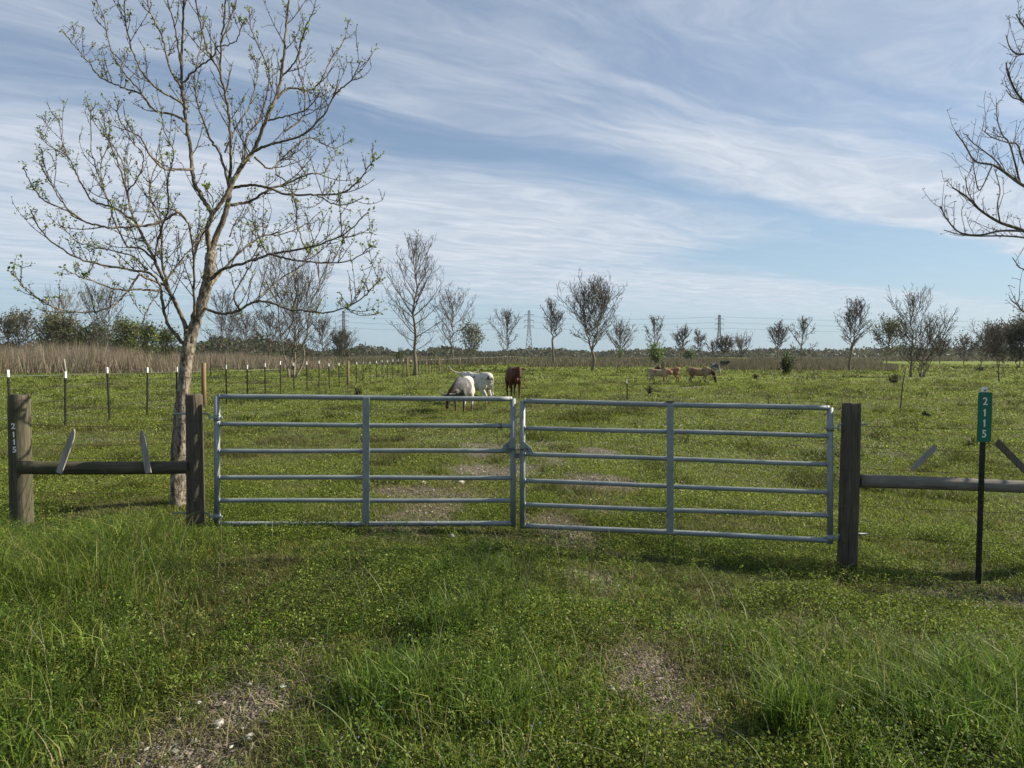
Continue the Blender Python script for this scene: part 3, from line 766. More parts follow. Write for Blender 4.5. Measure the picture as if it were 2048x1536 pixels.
T_ = [
 # px, base, top, width, label, kw
 (583, 757, 508, 190, 'wide many-stemmed pale tree behind the black fence posts, right of the big tree', dict(stems=5, style='mixed', n1=40, n2=7, n3=3, clear=.16, up=.7, trunk_r=.15, leaf=([(.10, .12, .04), (.08, .06, .04)], .06), leafn=.35)),
 (830, 751, 486, 122, 'tall slender bare tree standing in the fence line left of the cattle', dict(n1=40, n2=7, n3=3, leaf=husks(60), leafn=1.0, clear=.18, widest=.35)),
 (905, 727, 600, 88, 'bare tree behind the horns of the longhorn', dict(n1=26, n2=6, leaf=husks(140), leafn=.9, clear=.15)),
 (943, 713, 667, 46, 'small round tree with some green leaves right of the horned cow', dict(d=230, style='green', n1=20, n2=6, leaf=(OLIVE, .5), leafn=1.5)),
 (1014, 724, 628, 52, 'slim bare tree left of the thin pylon', dict(n1=24, leaf=husks(170), leafn=.9)),
 (1108, 729, 601, 62, 'narrow crooked bare tree right of the thin pylon', dict(n1=30, leaf=husks(130), leafn=.9, hx=-8, up=.6, fork=.42, stems=2)),
 (1184, 740, 566, 128, 'broad round-crowned bare tree in the middle of the pasture', dict(n1=60, n2=7, n3=3, leaf=husks(84), leafn=.9, fork=.24, stems=5, widest=.5, up=.5)),
 (1240, 716, 668, 56, 'small reddish brown bushy tree right of the round-crowned tree', dict(d=230, style='grey', n1=24, n2=7, leaf=([(.12, .09, .075)], .26), leafn=.9)),
 (1308, 724, 636, 44, 'thin bare tree rising behind the bright green bush', dict(n1=20, leaf=husks(170), leafn=.6)),
 (1363, 712, 657, 44, 'small forked bare tree behind the grazing spotted calf, left of its twin', dict(d=215, n1=26, leaf=husks(200), leafn=.7, fork=.25, stems=3, up=.4)),
 (1396, 712, 662, 36, 'small bare tree right of the forked one, above the grazing calf', dict(d=220, style='grey', n1=24, leaf=husks(200), leafn=.7, fork=.3, stems=2, up=.3)),
 (1450, 712, 678, 42, 'low dark bushy tree at the foot of the right-hand pylon', dict(d=230, n1=26, n2=7, leaf=(HUSK, .28), leafn=.9, fork=.3, stems=4, up=.3)),
 (1482, 712, 690, 44, 'low spreading thin scrub tree just right of the right-hand pylon', dict(d=240, style='grey', n1=18, leaf=(HUSK, .25), leafn=.7)),
 (1425, 712, 690, 30, 'low thin scrub tree just left of the right-hand pylon', dict(d=250, style='grey', n1=14, leaf=(HUSK, .25), leafn=.7)),
 (1556, 722, 646, 48, 'bare tree with rounded crown, left of the dense green shrub', dict(n1=34, leaf=husks(180), leafn=.7, fork=.34, stems=4, up=.5)),
 (1602, 727, 637, 42, 'narrow pointed bare tree just right of the dense green shrub', dict(n1=20, leaf=husks(150), leafn=.7, widest=.35, hx=5)),
 (1699, 741, 598, 78, 'tall bare tree leaning right, above the right gate post', dict(n1=40, n2=7, leaf=husks(80), leafn=.5, hx=14, up=.6, fork=.30, stems=3)),
 (1773, 734, 660, 66, 'crooked tree with a yellow-green crown left of the big brushy tree', dict(style='green', n1=26, n2=7, leaf=([(.11, .125, .05), (.13, .14, .06)], .22), leafn=1.3, hx=8, clear=.3)),
 (1822, 754, 593, 84, 'tall bare tree with a thicket of brush around its foot', dict(n1=34, n2=7, leaf=husks(56), leafn=.2, clear=.14, up=.8, stems=1)),
 (1845, 754, 630, 100, 'leaning many-stemmed bare thicket tree beside the tall brushy tree', dict(stems=5, n1=26, n2=6, leaf=([(.11, .11, .06)], .07), leafn=.4, clear=.08, hx=30, up=.5, trunk_r=.08)),
 (1880, 727, 682, 50, 'small grey tree behind the brushy thicket, on its right', dict(style='grey', n1=26, n2=6, leaf=(HUSK, .2), leafn=.6, fork=.3, stems=3, up=.4)),
 (1958, 740, 662, 60, 'dark bare tree bending right, left of the dense wood at the edge', dict(n1=24, n2=7, leaf=husks(80), leafn=.8, hx=22, up=.3)),
 (1998, 733, 668, 70, 'dense dark tree at the left end of the wood at the right edge', dict(style='green', n1=30, n2=9, n3=4, leaf=([(.10, .10, .055), (.09, .08, .06)], .24), leafn=1.0, stems=2)),
 (2040, 735, 660, 80, 'dense dark olive tree of the wood, cut by the right edge', dict(style='green', n1=30, n2=9, n3=4, leaf=([(.095, .11, .05), (.09, .08, .06)], .24), leafn=1.1, stems=2)),
 (2100, 735, 655, 90, 'dense dark tree beyond the right edge of the wood', dict(style='green', n1=30, n2=9, n3=4, leaf=([(.095, .11, .05), (.09, .08, .06)], .24), leafn=1.1, stems=2)),
 (1928, 727, 690, 46, 'low grey tree standing before the far woods, left of the bending tree', dict(style='grey', n1=18, n2=6, leaf=(HUSK, .25), leafn=.9)),
 # left wood
 (205, 717, 574, 100, 'tall thin grey tree rising above the left wood', dict(d=120, style='grey', n1=34, n2=7, leaf=husks(120), leafn=.3, stems=2, clear=.2, up=.8)),
 (128, 717, 600, 90, 'pale leafless tree behind the left wood, left of the tall thin one', dict(d=150, style='pale', n1=28, n2=6, leaf=None, clear=.25)),
 (15, 716, 652, 60, 'grey-brown tree at the far left edge', dict(d=135, style='grey', n1=26, n2=8, leaf=([(.07, .075, .04)], .3), leafn=1.0)),
 (45, 716, 627, 60, 'grey bushy tree second from the left edge of the wood', dict(d=140, style='green', n1=28, n2=8, leaf=([(.15, .15, .105), (.165, .155, .125)], .28), leafn=.9, stems=2)),
 (98, 716, 634, 60, 'olive green tree of the left wood, left of the pale leafless one', dict(d=138, style='green', n1=28, n2=8, leaf=(OLIVE, .34), leafn=1.1, stems=2)),
 (150, 716, 648, 66, 'round olive tree of the left wood between the two leafless ones', dict(d=136, style='green', n1=28, n2=8, leaf=(OLIVE, .34), leafn=1.1, stems=2)),
 (248, 716, 652, 58, 'fresh green bushy tree at the right end of the left wood', dict(d=128, style='green', n1=26, n2=8, leaf=([(.12, .155, .045), (.15, .18, .06)], .34), leafn=1.4, stems=2)),
 (296, 716, 664, 40, 'small dark green tree left of the big trunk', dict(d=132, style='green', n1=24, n2=8, leaf=([(.085, .12, .04), (.10, .135, .045)], .34), leafn=1.3)),
 (335, 716, 672, 40, 'low green bush tree right beside the big trunk', dict(d=135, style='green', n1=22, n2=7, leaf=([(.095, .13, .045)], .34), leafn=1.2)),
 (190, 716, 672, 60, 'low dark green undergrowth tree below the tall thin one', dict(d=134, style='green', n1=22, n2=8, leaf=([(.08, .105, .04)], .38), leafn=1.3)),
 (435, 716, 592, 96, 'grey bare tree just right of the big trunk', dict(d=125, style='grey', n1=32, n2=8, leaf=husks(120), leafn=.5, stems=2)),
 (492, 716, 640, 60, 'low grey bare tree between the grey tree and the many-stemmed one', dict(d=135, style='grey', n1=26, n2=7, leaf=husks(130), leafn=.6)),
 (541, 718, 640, 66, 'dark bare tree half hidden behind the many-stemmed tree', dict(d=140, n1=26, n2=7, leaf=husks(130), leafn=.6)),
 (645, 716, 650, 54, 'small rounded bare tree right of the many-stemmed one', dict(d=170, n1=24, n2=7, leaf=husks(170), leafn=.9)),
 (685, 722, 668, 56, 'bushy grey-brown tree with a leafy foot, below the left pylon', dict(style='grey', n1=28, n2=8, leaf=([(.08, .07, .05), (.07, .085, .035)], .25), leafn=1.2, stems=3, clear=.1)),
]
for i, (px, py, top, w, lab, kw) in enumerate(T_):
    tree(px, py, top, w, lab, 100 + i, **kw)

def bush(px, py, top, wpx, label, seed, cols, size, n, d=None, name='bush', dense=1.0, cat='bush'):
    if d is None: d = CAMH*F/(py-710)
    c = P(px, 712, d); H = P(px, top, d).z; W = wpx/F*d; rng = np.random.RandomState(seed)
    root = empty(name, (c.x, d, float(ground_z(c.x, d))), label, cat, 'bushes in the pasture')
    st = []; tips = []
    for k in range(16):
        a = rng.rand()*6.283; r = W*.5*rng.rand(); h = H*(.5+.55*rng.rand())*(1-.35*(r/(W*.5))**2)
        q = spline([(0, 0, -.03), (math.cos(a)*r*.4, math.sin(a)*r*.4, h*.5), (math.cos(a)*r, math.sin(a)*r, h)], 6); st.append((q, np.linspace(max(.02, d/2600), .01, 6))); tips += list(q[2:])
    mb = MB(); tubes(mb, st, 4); mb.build('stems', M['twig'], root)
    tips = np.array(tips); pos = tips[rng.randint(0, len(tips), n)] + rng.randn(n, 3)*np.array([W*.09, W*.09, H*.09]); pos[:, 2] = np.abs(pos[:, 2])
    mb = MB(); leaflets(mb, pos, size*(.5+rng.rand(n)), rng, tints(rng, n, cols, np.ones(len(cols)), .25), .8, .7); mb.build('leaves', M['leaf'], root)
    return root
bush(1313, 731, 683, 38, 'bright fresh green bush behind the brown and white calves', 301, FRESH, .28, 900)
bush(800, 724, 697, 30, 'dark green rounded bush left of the tall slender tree', 302, [(.05, .08, .025), (.07, .10, .03)], .28, 800)
bush(1573, 748, 706, 40, 'dense dark green shrub with a black foot between two thin trees', 303, [(.045, .075, .022), (.06, .09, .028), (.05, .05, .03)], .16, 1100)
bush(1380, 716, 694, 44, 'green low shrub above the grazing spotted calf', 304, [(.06, .10, .028), (.08, .115, .035)], .4, 800, d=235)
bush(1240, 716, 694, 14, 'small yellow-green shrub below the reddish bushy tree', 305, FRESH, .3, 300, d=220)
bush(1790, 768, 752, 26, 'dark low brush pile in the grass left of the leaning stick', 306, [(.045, .05, .025), (.07, .075, .03)], .08, 500, cat='brush')
bush(1854, 830, 816, 18, 'small dark thistle plant in the open pasture right of the gate post', 307, [(.06, .09, .03), (.08, .11, .04)], .05, 260, cat='thistle')
bush(716, 792, 778, 22, 'dark weedy tuft below the wooden fence post', 308, [(.06, .09, .03), (.08, .11, .035)], .06, 360, cat='weed')
bush(1300, 786, 764, 22, 'dark scraggly weed in front of the white calf', 309, [(.07, .09, .035), (.10, .11, .05)], .05, 260, cat='weed')
bush(1960, 741, 734, 22, 'low black brush at the foot of the bending tree', 310, [(.03, .035, .02)], .12, 300, cat='brush')
bush(1513, 757, 748, 20, 'dark heap of brush in the grass left of the dense shrub', 311, [(.04, .04, .025), (.09, .08, .06)], .08, 260, cat='brush')

# ------------------------------------------------------------------ the fence running off across the pasture
def line_x(d): return -11.0 + .05*d
def t_post_mesh():
    sh = MB(); sh.box((-.022, -.006, -.1), (.022, .002, 1.20)); sh.box((-.004, .002, -.1), (.004, .034, 1.199))
    for k in range(14): sh.box((-.007, -.013, .22+.07*k), (.007, -.006, .245+.07*k))
    tp = MB(); tp.box((-.024, -.008, 1.20), (.024, .004, 1.345)); tp.box((-.006, .004, 1.20), (.006, .036, 1.344))
    return sh, tp
def make_t_post():
    root = empty('fence_post', (0, 0, 0), 'x', 'fence post')
    sh, tp = t_post_mesh(); sh.build('shaft', M['blackpost'], root); tp.build('white_tip', M['white'], root)
    return root
def copy_thing(o):
    r = o.copy(); col.objects.link(r)
    for c in o.children:
        q = c.copy(); col.objects.link(q); q.parent = r; q.matrix_parent_inverse = c.matrix_parent_inverse
        for g in c.children:
            s = g.copy(); col.objects.link(s); s.parent = q
    return r
far_m = MB(); far_m.box((-.035, -.02, -.1), (.035, .02, 1.22), 0); far_m.box((-.026, -.022, 1.22), (.026, .022, 1.31), 1)
tproto = make_t_post(); far_proto = None; wproto = None; used_t = False; k_near = 0
ords = {-1: 'black steel fence post with white tip rising behind the numbered wooden post', 0: 'nearest fully seen black fence post with white tip, right of the numbered post',
        1: 'second white-tipped black fence post between the numbered post and the big tree', 2: 'third white-tipped black fence post left of the big tree trunk', 3: 'white-tipped black fence post touching the big tree trunk on its left'}
names5 = ['first', 'second', 'third', 'fourth', 'fifth', 'sixth', 'seventh', 'eighth', 'ninth', 'tenth']
rg = random.Random(4)
D_ = lambda k: 16.8 + 1.69*k
for k in range(-1, 150):
    d = D_(k); x = line_x(d); z = float(ground_z(x, d))
    if k % 10 == 4:
        s = (k-4)//10
        if wproto is None:
            mb = MB(); tubes(mb, [([(0, 0, -.1), (0.004, 0, .7), (0, 0, 1.39), (0, 0, 1.405)], [.075, .072, .068, .055])], 12)
            o = mb.build('wooden_fence_post', M['newpost']); wproto = o
        else: o = wproto.copy(); col.objects.link(o)
        o.location = (x, d, z); o.rotation_euler = (rg.uniform(-.02, .02), rg.uniform(-.02, .02), rg.random()*6)
        o.scale = (1 + .9*min(1, max(0, (d-60)/160)),)*2 + (1,)
        if s == 0: lab = 'tan wooden fence post standing right behind the left gate post'
        elif s < 5: lab = '%s tan wooden post of the long pasture fence, counted past the big tree' % names5[s-1]
        else: lab = 'far tan wooden post of the long fence near the horizon'
        tag(o, lab, 'fence post', 'wooden posts of the long pasture fence'); continue
    if d < 60:
        o = tproto if not used_t else copy_thing(tproto); used_t = True
        if k in ords: lab = ords[k]
        elif k < 14: lab = '%s black fence post with white tip right of the left gate post' % names5[k-5]
        elif k < 24: lab = '%s dark fence post after the first tan wooden post, toward the cattle' % names5[k-15]
        else: lab = 'dark fence post left of the cattle just past the slender tree'
    else:
        if far_proto is None: far_proto = far_m.build('fence_post', [M['blackpost'], M['white']]); o = far_proto
        else: o = far_proto.copy(); col.objects.link(o)
        lab = 'small far dark post of the long fence running to the horizon'
    o.location = (x + rg.uniform(-.03, .03), d, z - rg.uniform(0, .05)); o.rotation_euler = (rg.uniform(-.02, .02), rg.uniform(-.03, .03), math.radians(88) + rg.uniform(-.2, .2))
    tag(o, lab, 'fence post', 'black steel posts of the long pasture fence')
for i, zz in enumerate((.35, .65, .95, 1.22)):
    mb = MB(); pts = [(line_x(D_(k))-.03, D_(k), float(ground_z(line_x(D_(k)), D_(k)))+zz+rg.uniform(-.01, .01)) for k in range(-3, 150, 1)]
    tubes(mb, [(pts, [.0035 + max(0, p[1]-30)*.00002 for p in pts])], 4)
    o = mb.build('fence_wire', M['wire']); tag(o, '%s wire strand along the long pasture fence' % ('lowest', 'second lowest', 'second highest', 'highest')[i], 'fence wire', 'wires of the long pasture fence')

# cross fence on the left: pale tape, a leaning post and an H-brace
pts = [P(x, y, d) for x, y, d in ((-260, 756, 46), (0, 753, 48), (130, 750, 50), (300, 745, 53), (425, 742, 57), (490, 741, 60), (560, 738, 64))]
mb = MB(); tubes(mb, [([tuple(p) for p in pts], [.008]*len(pts))], 4); o = mb.build('electric_fence_tape', M['tape']); tag(o, 'thin white tape crossing behind the fence posts on the left', 'fence tape')
def lone_post(x0, y0, x1, y1, d, r, mat, label, name='wooden_fence_post', grp=None):
    a = P(x0, y0, d); b = P(x1, y1, d); mb = MB(); a.z = float(ground_z(a.x, d)) - .05
    m = (a+b)/2; tubes(mb, [([tuple(a), tuple(m), tuple(b)], [r*1.08, r, r*.95])], 8); o = mb.build(name, mat, local=tuple(a)); o.location = a; tag(o, label, 'fence post', grp); return o
lone_post(134, 758, 128, 718, 50, .06, M['picket'], 'grey leaning wooden post before the tall dry grass on the left')
hb = P(437, 742, 60); root = empty('fence_brace', (hb.x, 60, float(ground_z(hb.x, 60))), 'small dark H-shaped fence brace right of the big tree, before the dry grass', 'fence brace')
for px in (422, 452):
    mb = MB(); a = P(px, 742, 60); tubes(mb, [([(a.x-hb.x, 0, -.1), (a.x-hb.x, 0, P(px, 715, 60).z)], [.06, .055])], 7); mb.build('post', M['post_dark'], root)
mb = MB(); tubes(mb, [([(-.6, 0, P(437, 730, 60).z), (.6, 0, P(437, 730, 60).z)], [.03, .03])], 6); mb.build('rail', M['picket'], root)

# odd posts and sticks in the pasture
o = copy_thing(tproto); c = P(1255, 800, 27.0); o.location = (c.x, 27.0, float(ground_z(c.x, 27))-.52); o.rotation_euler = (0, -.02, .3); tag(o, 'short black post with white tip alone in the pasture behind the right gate', 'fence post'); 
if 'group' in o: del o['group']
def stick(pts, r, label, mat='twig'):
    P0 = [P(x, y, d) for x, y, d in pts]; P0[0].z = float(ground_z(P0[0].x, P0[0].y)) - .03
    mb = MB(); q = spline([tuple(p) for p in P0], 9); tubes(mb, [(q, np.linspace(r, r*.45, 9))], 5)
    tw = []; rr = random.Random(int(pts[0][0]))
    for k in range(5):
        p = q[3+k]; tw.append((np.array([p, p+np.array([rr.uniform(-.12, .12), rr.uniform(-.1, .1), rr.uniform(.08, .2)])]), [r*.4, r*.2]))
    tubes(mb, tw, 3); o = mb.build('dead_sapling', M[mat], local=tuple(P0[0])); o.location = P0[0]; tag(o, label, 'sapling'); return o
stick([(1800, 820, 22.5), (1803, 795, 22.5), (1806, 765, 22.5), (1812, 735, 22.5)], .026, 'thin leaning dead sapling in the open pasture left of the green sign')
stick([(1540, 822, 22), (1537, 803, 22), (1537, 788, 22)], .02, 'short dark stick behind the top rail of the right gate')
stick([(1998, 762, 48), (1997, 745, 48), (1997, 728, 48)], .06, 'dark snag stump near the dense wood on the right')

# ------------------------------------------------------------------ the big budding tree beside the gate
Z_ = 780/1664.0
TREE_D = 7.95
def tp(x, y, dd=0.0): return np.array(P(x*Z_, y*Z_, TREE_D + dd))
def big_tree():
    rng = np.random.RandomState(77)
    base = P(357, 1046, TREE_D); base.z = float(ground_z(base.x, TREE_D))
    root = empty('budding_tree', base, 'large budding tree with pale bark right beside the left gate post', 'tree')
    O = np.array(base)
    # trunk in full picture pixels
    tk = [(357, 1062), (356, 1010), (357, 960), (359, 905), (362, 850), (366, 790), (371, 735), (377, 695), (383, 668)]
    tr = [22, 17.5, 16.5, 16.5, 15, 13, 12, 13.5, 12]
    pts = [np.array(P(x, y, TREE_D)) for x, y in tk]; rad = [r/F*TREE_D*.94 for r in tr]
    mb = MB(); q = spline(pts, 60) - O; rr = np.interp(np.linspace(0, 8, 60), range(9), rad)
    S = 22; th = np.arange(S)*2*np.pi/S; ring = []
    for i in range(60):
        z = q[i][2]; lump = 1 + .07*np.sin(th*3 + z*4) + .05*np.sin(th*5 - z*9) + .10*np.exp(-z/.09)*np.sin(th*4+1)**2 + .16*np.exp(-((z-.72)/.10)**2)*np.maximum(0, np.cos(th+1.2)) + .03*rng.randn(S)
        ring.append(np.stack([q[i][0]+rr[i]*lump*np.cos(th), q[i][1]+rr[i]*lump*np.sin(th), np.full(S, z)], -1))
    V = np.concatenate(ring); fc = [(i*S+k, i*S+(k+1) % S, (i+1)*S+(k+1) % S, (i+1)*S+k) for i in range(59) for k in range(S)]
    mb.add(V, fc)
    B = {}  # limbs in zoom coordinates: points, start radius px, end radius px, depth drift
    def br(name, pts, r0, r1, dz, d0=0.0): B[name] = (pts, r0, r1, dz, d0)
    br('main', [(812,1460),(842,1350),(875,1250),(893,1150),(899,1080)], 15, 10.5, 0)
    br('b1', [(899,1080),(925,1000),(965,900),(985,800),(1035,700),(1085,640),(1130,520),(1180,410),(1200,330),(1215,200),(1225,60),(1240,-60),(1245,-170)], 9.5, 1.4, .5)
    br('b2', [(895,1090),(885,980),(902,915),(860,840),(825,760),(815,650),(795,520),(780,420),(775,300),(780,150),(785,0),(790,-140),(788,-240)], 8, 1.3, -.5)
    br('b2x', [(902,915),(955,850),(1000,760),(1040,700)], 5.5, 4, .1, -.1)
    br('b3', [(975,850),(985,620),(965,420),(940,310),(945,180),(960,60),(968,-60),(975,-180)], 4.5, 1.0, -.6, .15)
    br('b3b', [(975,790),(935,650),(900,600),(870,520),(840,430),(830,330),(855,200),(870,80)], 3.8, 1, .7, .15)
    br('b3c', [(940,310),(900,240),(880,200),(850,80),(828,-40),(822,-140)], 2.6, .9, -.5, -.2)
    br('b4', [(1045,690),(1055,580),(1110,500),(1150,330),(1112,220),(1072,130),(1065,40)], 3.6, .9, .9, .3)
    br('b5', [(1085,645),(1140,620),(1200,605),(1290,575),(1380,490),(1430,400),(1500,340),(1540,260)], 4, .9, -.8, .3)
    br('b6', [(985,805),(1060,790),(1140,800),(1230,830),(1350,832),(1450,825),(1530,770),(1580,700),(1600,670)], 4.3, .9, -.9, .2)
    br('b7', [(985,875),(1070,858),(1150,810),(1230,780),(1320,742),(1380,738),(1410,690),(1440,650)], 4.2, .9, .8, .15)
    br('b8', [(900,1190),(950,1150),(1050,1120),(1150,1085),(1300,1060),(1370,1040),(1480,990),(1570,905)], 4.8, .9, -1.2)
    br('b9', [(903,1215),(960,1140),(1040,1060),(1120,1005),(1200,1000),(1300,960),(1370,900)], 3.8, .8, 1.1)
    br('b10', [(865,1310),(930,1335),(1010,1330),(1080,1290),(1150,1290),(1230,1320),(1300,1325),(1400,1332),(1500,1300),(1570,1250),(1622,1188)], 4.2, .8, -1.4)
    br('b11', [(1020,1325),(1000,1260),(1040,1180),(1090,1100),(1130,1060)], 2.4, .8, -.6, -.3)
    br('b12', [(1150,1085),(1230,1105),(1300,1115),(1400,1122),(1500,1110),(1590,1048)], 2.8, .8, -.6, -.6)
    br('b12b', [(1080,1290),(1140,1240),(1210,1180),(1290,1130),(1330,1080)], 2.4, .7, .6, -.4)
    br('b13', [(1130,520),(1200,500),(1300,470),(1360,410)], 2.8, .8, -.6, .35)
    br('b14', [(1180,420),(1240,375),(1330,385),(1380,320),(1420,240),(1460,190),(1490,90)], 3.4, .8, .7, .4)
    br('b15', [(1085,670),(1150,720),(1200,680),(1290,600),(1340,590),(1420,630),(1500,600)], 2.8, .8, .9, .3)
    br('b16', [(1200,330),(1260,260),(1300,130),(1340,40)], 2.6, .8, -.5, .45)
    br('b17', [(1215,560),(1290,500),(1300,400),(1275,300),(1280,180),(1300,80)], 2.2, .8, .6, .3)
    br('b18', [(960,650),(1010,540),(1060,460),(1100,300),(1060,210)], 2.4, .8, 1.0, .2)
    br('b19', [(945,180),(990,60),(1020,-50),(1030,-120)], 2.0, .8, .4, -.4)
    br('l1', [(798,1460),(792,1392),(760,1320),(700,1200),(660,1110),(610,1010),(570,930),(540,820),(505,700),(460,590),(435,480)], 7.5, .9, .9)
    br('l1b', [(660,1110),(600,1060),(540,1045),(490,950),(460,850),(420,750),(392,640),(385,450)], 3.2, .9, .7, .3)
    br('l2', [(790,1480),(755,1432),(715,1380),(692,1290),(688,1235),(650,1172),(560,1152),(440,1130),(330,1100),(220,1030),(160,960),(130,890)], 5.5, .9, -.9)
    br('l3', [(700,1215),(620,1185),(590,1175),(540,1250),(470,1310),(370,1332),(270,1325),(190,1290),(110,1230),(50,1160)], 3.2, .8, -1.5, -.1)
    br('l4', [(690,1240),(600,1235),(500,1235),(400,1200),(340,1180),(275,1143)], 3, .8, -1.1, -.3)
    br('l5', [(575,940),(480,885),(400,860),(350,790),(320,730),(290,670),(240,640),(200,610),(170,550)], 3.2, .8, 1.0, .4)
    br('l6', [(760,905),(680,950),(590,965),(520,970),(430,965),(350,940),(250,880),(180,850),(130,780),(100,710)], 3.6, .8, -1.0, -.2)
    br('l7', [(800,1400),(748,1290),(710,1200),(690,1100),(690,980),(650,870),(640,800),(660,720),(700,650)], 5, .9, 1.0)
    br('l7b', [(710,1200),(780,1100),(850,1030),(870,980)], 2.6, 1, .5, .5)
    br('l8', [(818,725),(760,722),(700,720),(640,660),(600,590),(530,540),(500,480),(510,430)], 3.2, .8, -1.0, -.2)
    br('l9', [(790,520),(740,490),(660,470),(600,400),(510,370),(430,330),(380,270),(330,210),(270,135)], 3.4, .8, .9, -.3)
    br('l10', [(778,440),(690,390),(620,330),(570,230),(540,130),(530,0),(520,-90)], 3, .8, -.7, -.3)
    br('l11', [(640,455),(590,380),(520,300),(470,200),(445,80),(405,-10)], 2.6, .8, .6, 0)
    br('l12', [(775,380),(720,280),(690,150),(640,50),(625,-40),(620,-120)], 3, .8, .8, -.3)
    br('l13', [(775,300),(760,200),(745,110),(715,0),(705,-100)], 2.4, .8, -.6, -.3)
    br('l14', [(785,350),(840,290),(905,245),(930,200),(1000,180),(1040,90)], 2.4, .8, -.8, -.3)
    br('v1', [(835,1390),(828,1250),(825,1080),(800,950),(750,900),(700,890),(640,900)], 4, .9, -.9)
    br('v2', [(825,1100),(860,1010),(895,960),(910,860),(880,800)], 2.2, .8, -.5, -.4)
    br('v3', [(660,1110),(680,1000),(720,880),(715,780),(740,650),(700,560),(690,480)], 2.8, .8, -.9, .2)
    br('v4', [(610,1010),(560,900),(540,800),(525,700),(480,620),(435,570)], 2.4, .8, .5, .4)
    br('v5', [(540,820),(600,740),(610,660),(560,600),(540,520)], 2.0, .8, -.5, .5)
    br('v6', [(690,1230),(640,1300),(610,1380),(660,1440)], 1.8, .8, -.5, -.3)
    br('v7', [(630,1150),(560,1090),(430,1060),(330,1030),(260,960)], 2.4, .8, .8, .2)
    br('v8', [(480,885),(440,800),(430,700),(460,620),(470,520)], 2, .8, .5, .6)
    br('v9', [(350,940),(280,880),(220,790),(165,690)], 2, .8, -.4, -.8)
    br('v10', [(290,670),(265,600),(250,490)], 1.6, .8, .3, .9)
    br('v11', [(1230,780),(1180,740),(1190,690),(1250,680),(1290,720),(1310,760)], 1.8, .8, .4, .5)
    br('v12', [(1350,832),(1420,870),(1490,870),(1550,840)], 1.8, .8, -.5, -.3)
    br('v13', [(1300,1060),(1270,960),(1260,850)], 1.6, .8, .3, -.6)
    br('v14', [(980,1010),(1010,940),(1060,960),(1130,970)], 2, .8, .6, .1)
    limbs = []; twig = []; buds = []
    for nm, (pp, r0, r1, dz, d0) in B.items():
        n = len(pp); kk = max(12, n*6); tt = np.linspace(0, 1, n)
        pts = [tp(x, y, d0 + dz*t + (.05*rng.randn() if 0 < i < n-1 else 0)) for i, ((x, y), t) in enumerate(zip(pp, tt))]
        q = spline(pts, kk) - O
        wob = rng.randn(kk, 3)*.004; wob[0] = 0; q = q + wob
        s = np.linspace(0, 1, kk); r0 = .9 + (r0-.9)*.70; r = (r0 + (r1-r0)*s**.75)/F*TREE_D
        limbs.append((q, r))
        # side shoots that turn upward, finer towards the ends
        seglen = np.linalg.norm(np.diff(q, axis=0), axis=1); cum = np.concatenate([[0], np.cumsum(seglen)]); Ltot = cum[-1]
        start = .12 if r0 > 3.6 else .04
        m = int(Ltot*(1-start)*(11.5 if r0 < 5 else 9)*(.9 if nm not in ('main',) else .2))
        for _ in range(m):
            sp = Ltot*(start + (1-start)*rng.rand()**.75); k = min(kk-2, int(np.searchsorted(cum, sp))); p = q[k]
            T = q[k+1]-q[k-1 if k else 0]; T /= np.linalg.norm(T)+1e-9
            sd = rng.randn(3); sd -= sd.dot(T)*T; sd /= np.linalg.norm(sd)
            e = T*.55 + sd*.75 + np.array([0, 0, .30]); e /= np.linalg.norm(e)
            L = (.09 + .62*rng.rand()**1.7)*(1.1 if r0 > 3 else .85)*(1-.55*sp/Ltot); nn = 5; w = [p]
            for j in range(1, nn):
                e = e + np.array([rng.randn()*.07, rng.randn()*.07, .17+rng.randn()*.05]); e /= np.linalg.norm(e); w.append(w[-1]+e*L/(nn-1))
            w = np.array(w); rb = min(r[k]*.65, .0024+.008*L); twig.append((w, np.linspace(rb, .0022, nn)))
            lowleft = 1.0 + .9*(p[2] < 3.2) + .4*(p[0] < 0)
            if rng.rand() < .48*lowleft: buds.append((w[-1], 1.0))
            for _j in range(1 + int(L*11)):
                kx = rng.randint(1, nn); e2 = rng.randn(3)*.6 + np.array([0, 0, .7]); e2 /= np.linalg.norm(e2); L2 = L*.28*(.4+rng.rand()); w2 = np.array([w[kx], w[kx]+e2*L2*.5+rng.randn(3)*.006, w[kx]+e2*L2+np.array([0, 0, .01])])
                twig.append((w2, [.0026, .0023, .0018]))
                if rng.rand() < .27*lowleft: buds.append((w2[-1], .6))
        # buds straight on the limb
        for _ in range(int(Ltot*1.5)):
            k = rng.randint(kk//3, kk); buds.append((q[k], .5))
        buds.append((q[-1], 1.3))
        # knobbly spurs along every shoot
    sp = []
    for w, r in twig:
        L = np.linalg.norm(w[-1]-w[0])
        for _ in range(int(L*34)):
            t = rng.rand()*(len(w)-1); k = int(t); p = w[k]*(1-t+k)+w[min(len(w)-1, k+1)]*(t-k); e = rng.randn(3); e[2] += .6; e /= np.linalg.norm(e); sp.append((np.array([p, p+e*.014*(.6+rng.rand())]), [.0034, .0024]))
    big = [l for l in limbs if l[1][0] > .012]; thin = [l for l in limbs if l[1][0] <= .012]
    tubes(mb, [limbs[0]], 14); mb.build('trunk', M['bark'], root)
    mb = MB(); tubes(mb, limbs[1:], 8); lo = mb.build('limbs', M['limb'], root)
    mb = MB(); tubes(mb, twig, 4, cap=False); tubes(mb, sp, 3); mb.build('twigs', M['twig'], lo)
    # young leaves in little tufts
    pos = []; size = []
    for p, s in buds:
        k = int((2 + rng.randint(0, 7))*s) + 1
        for _ in range(k): pos.append(p + rng.randn(3)*.011*(s+.4)); size.append((.015+.022*rng.rand())*(.6+.5*s))
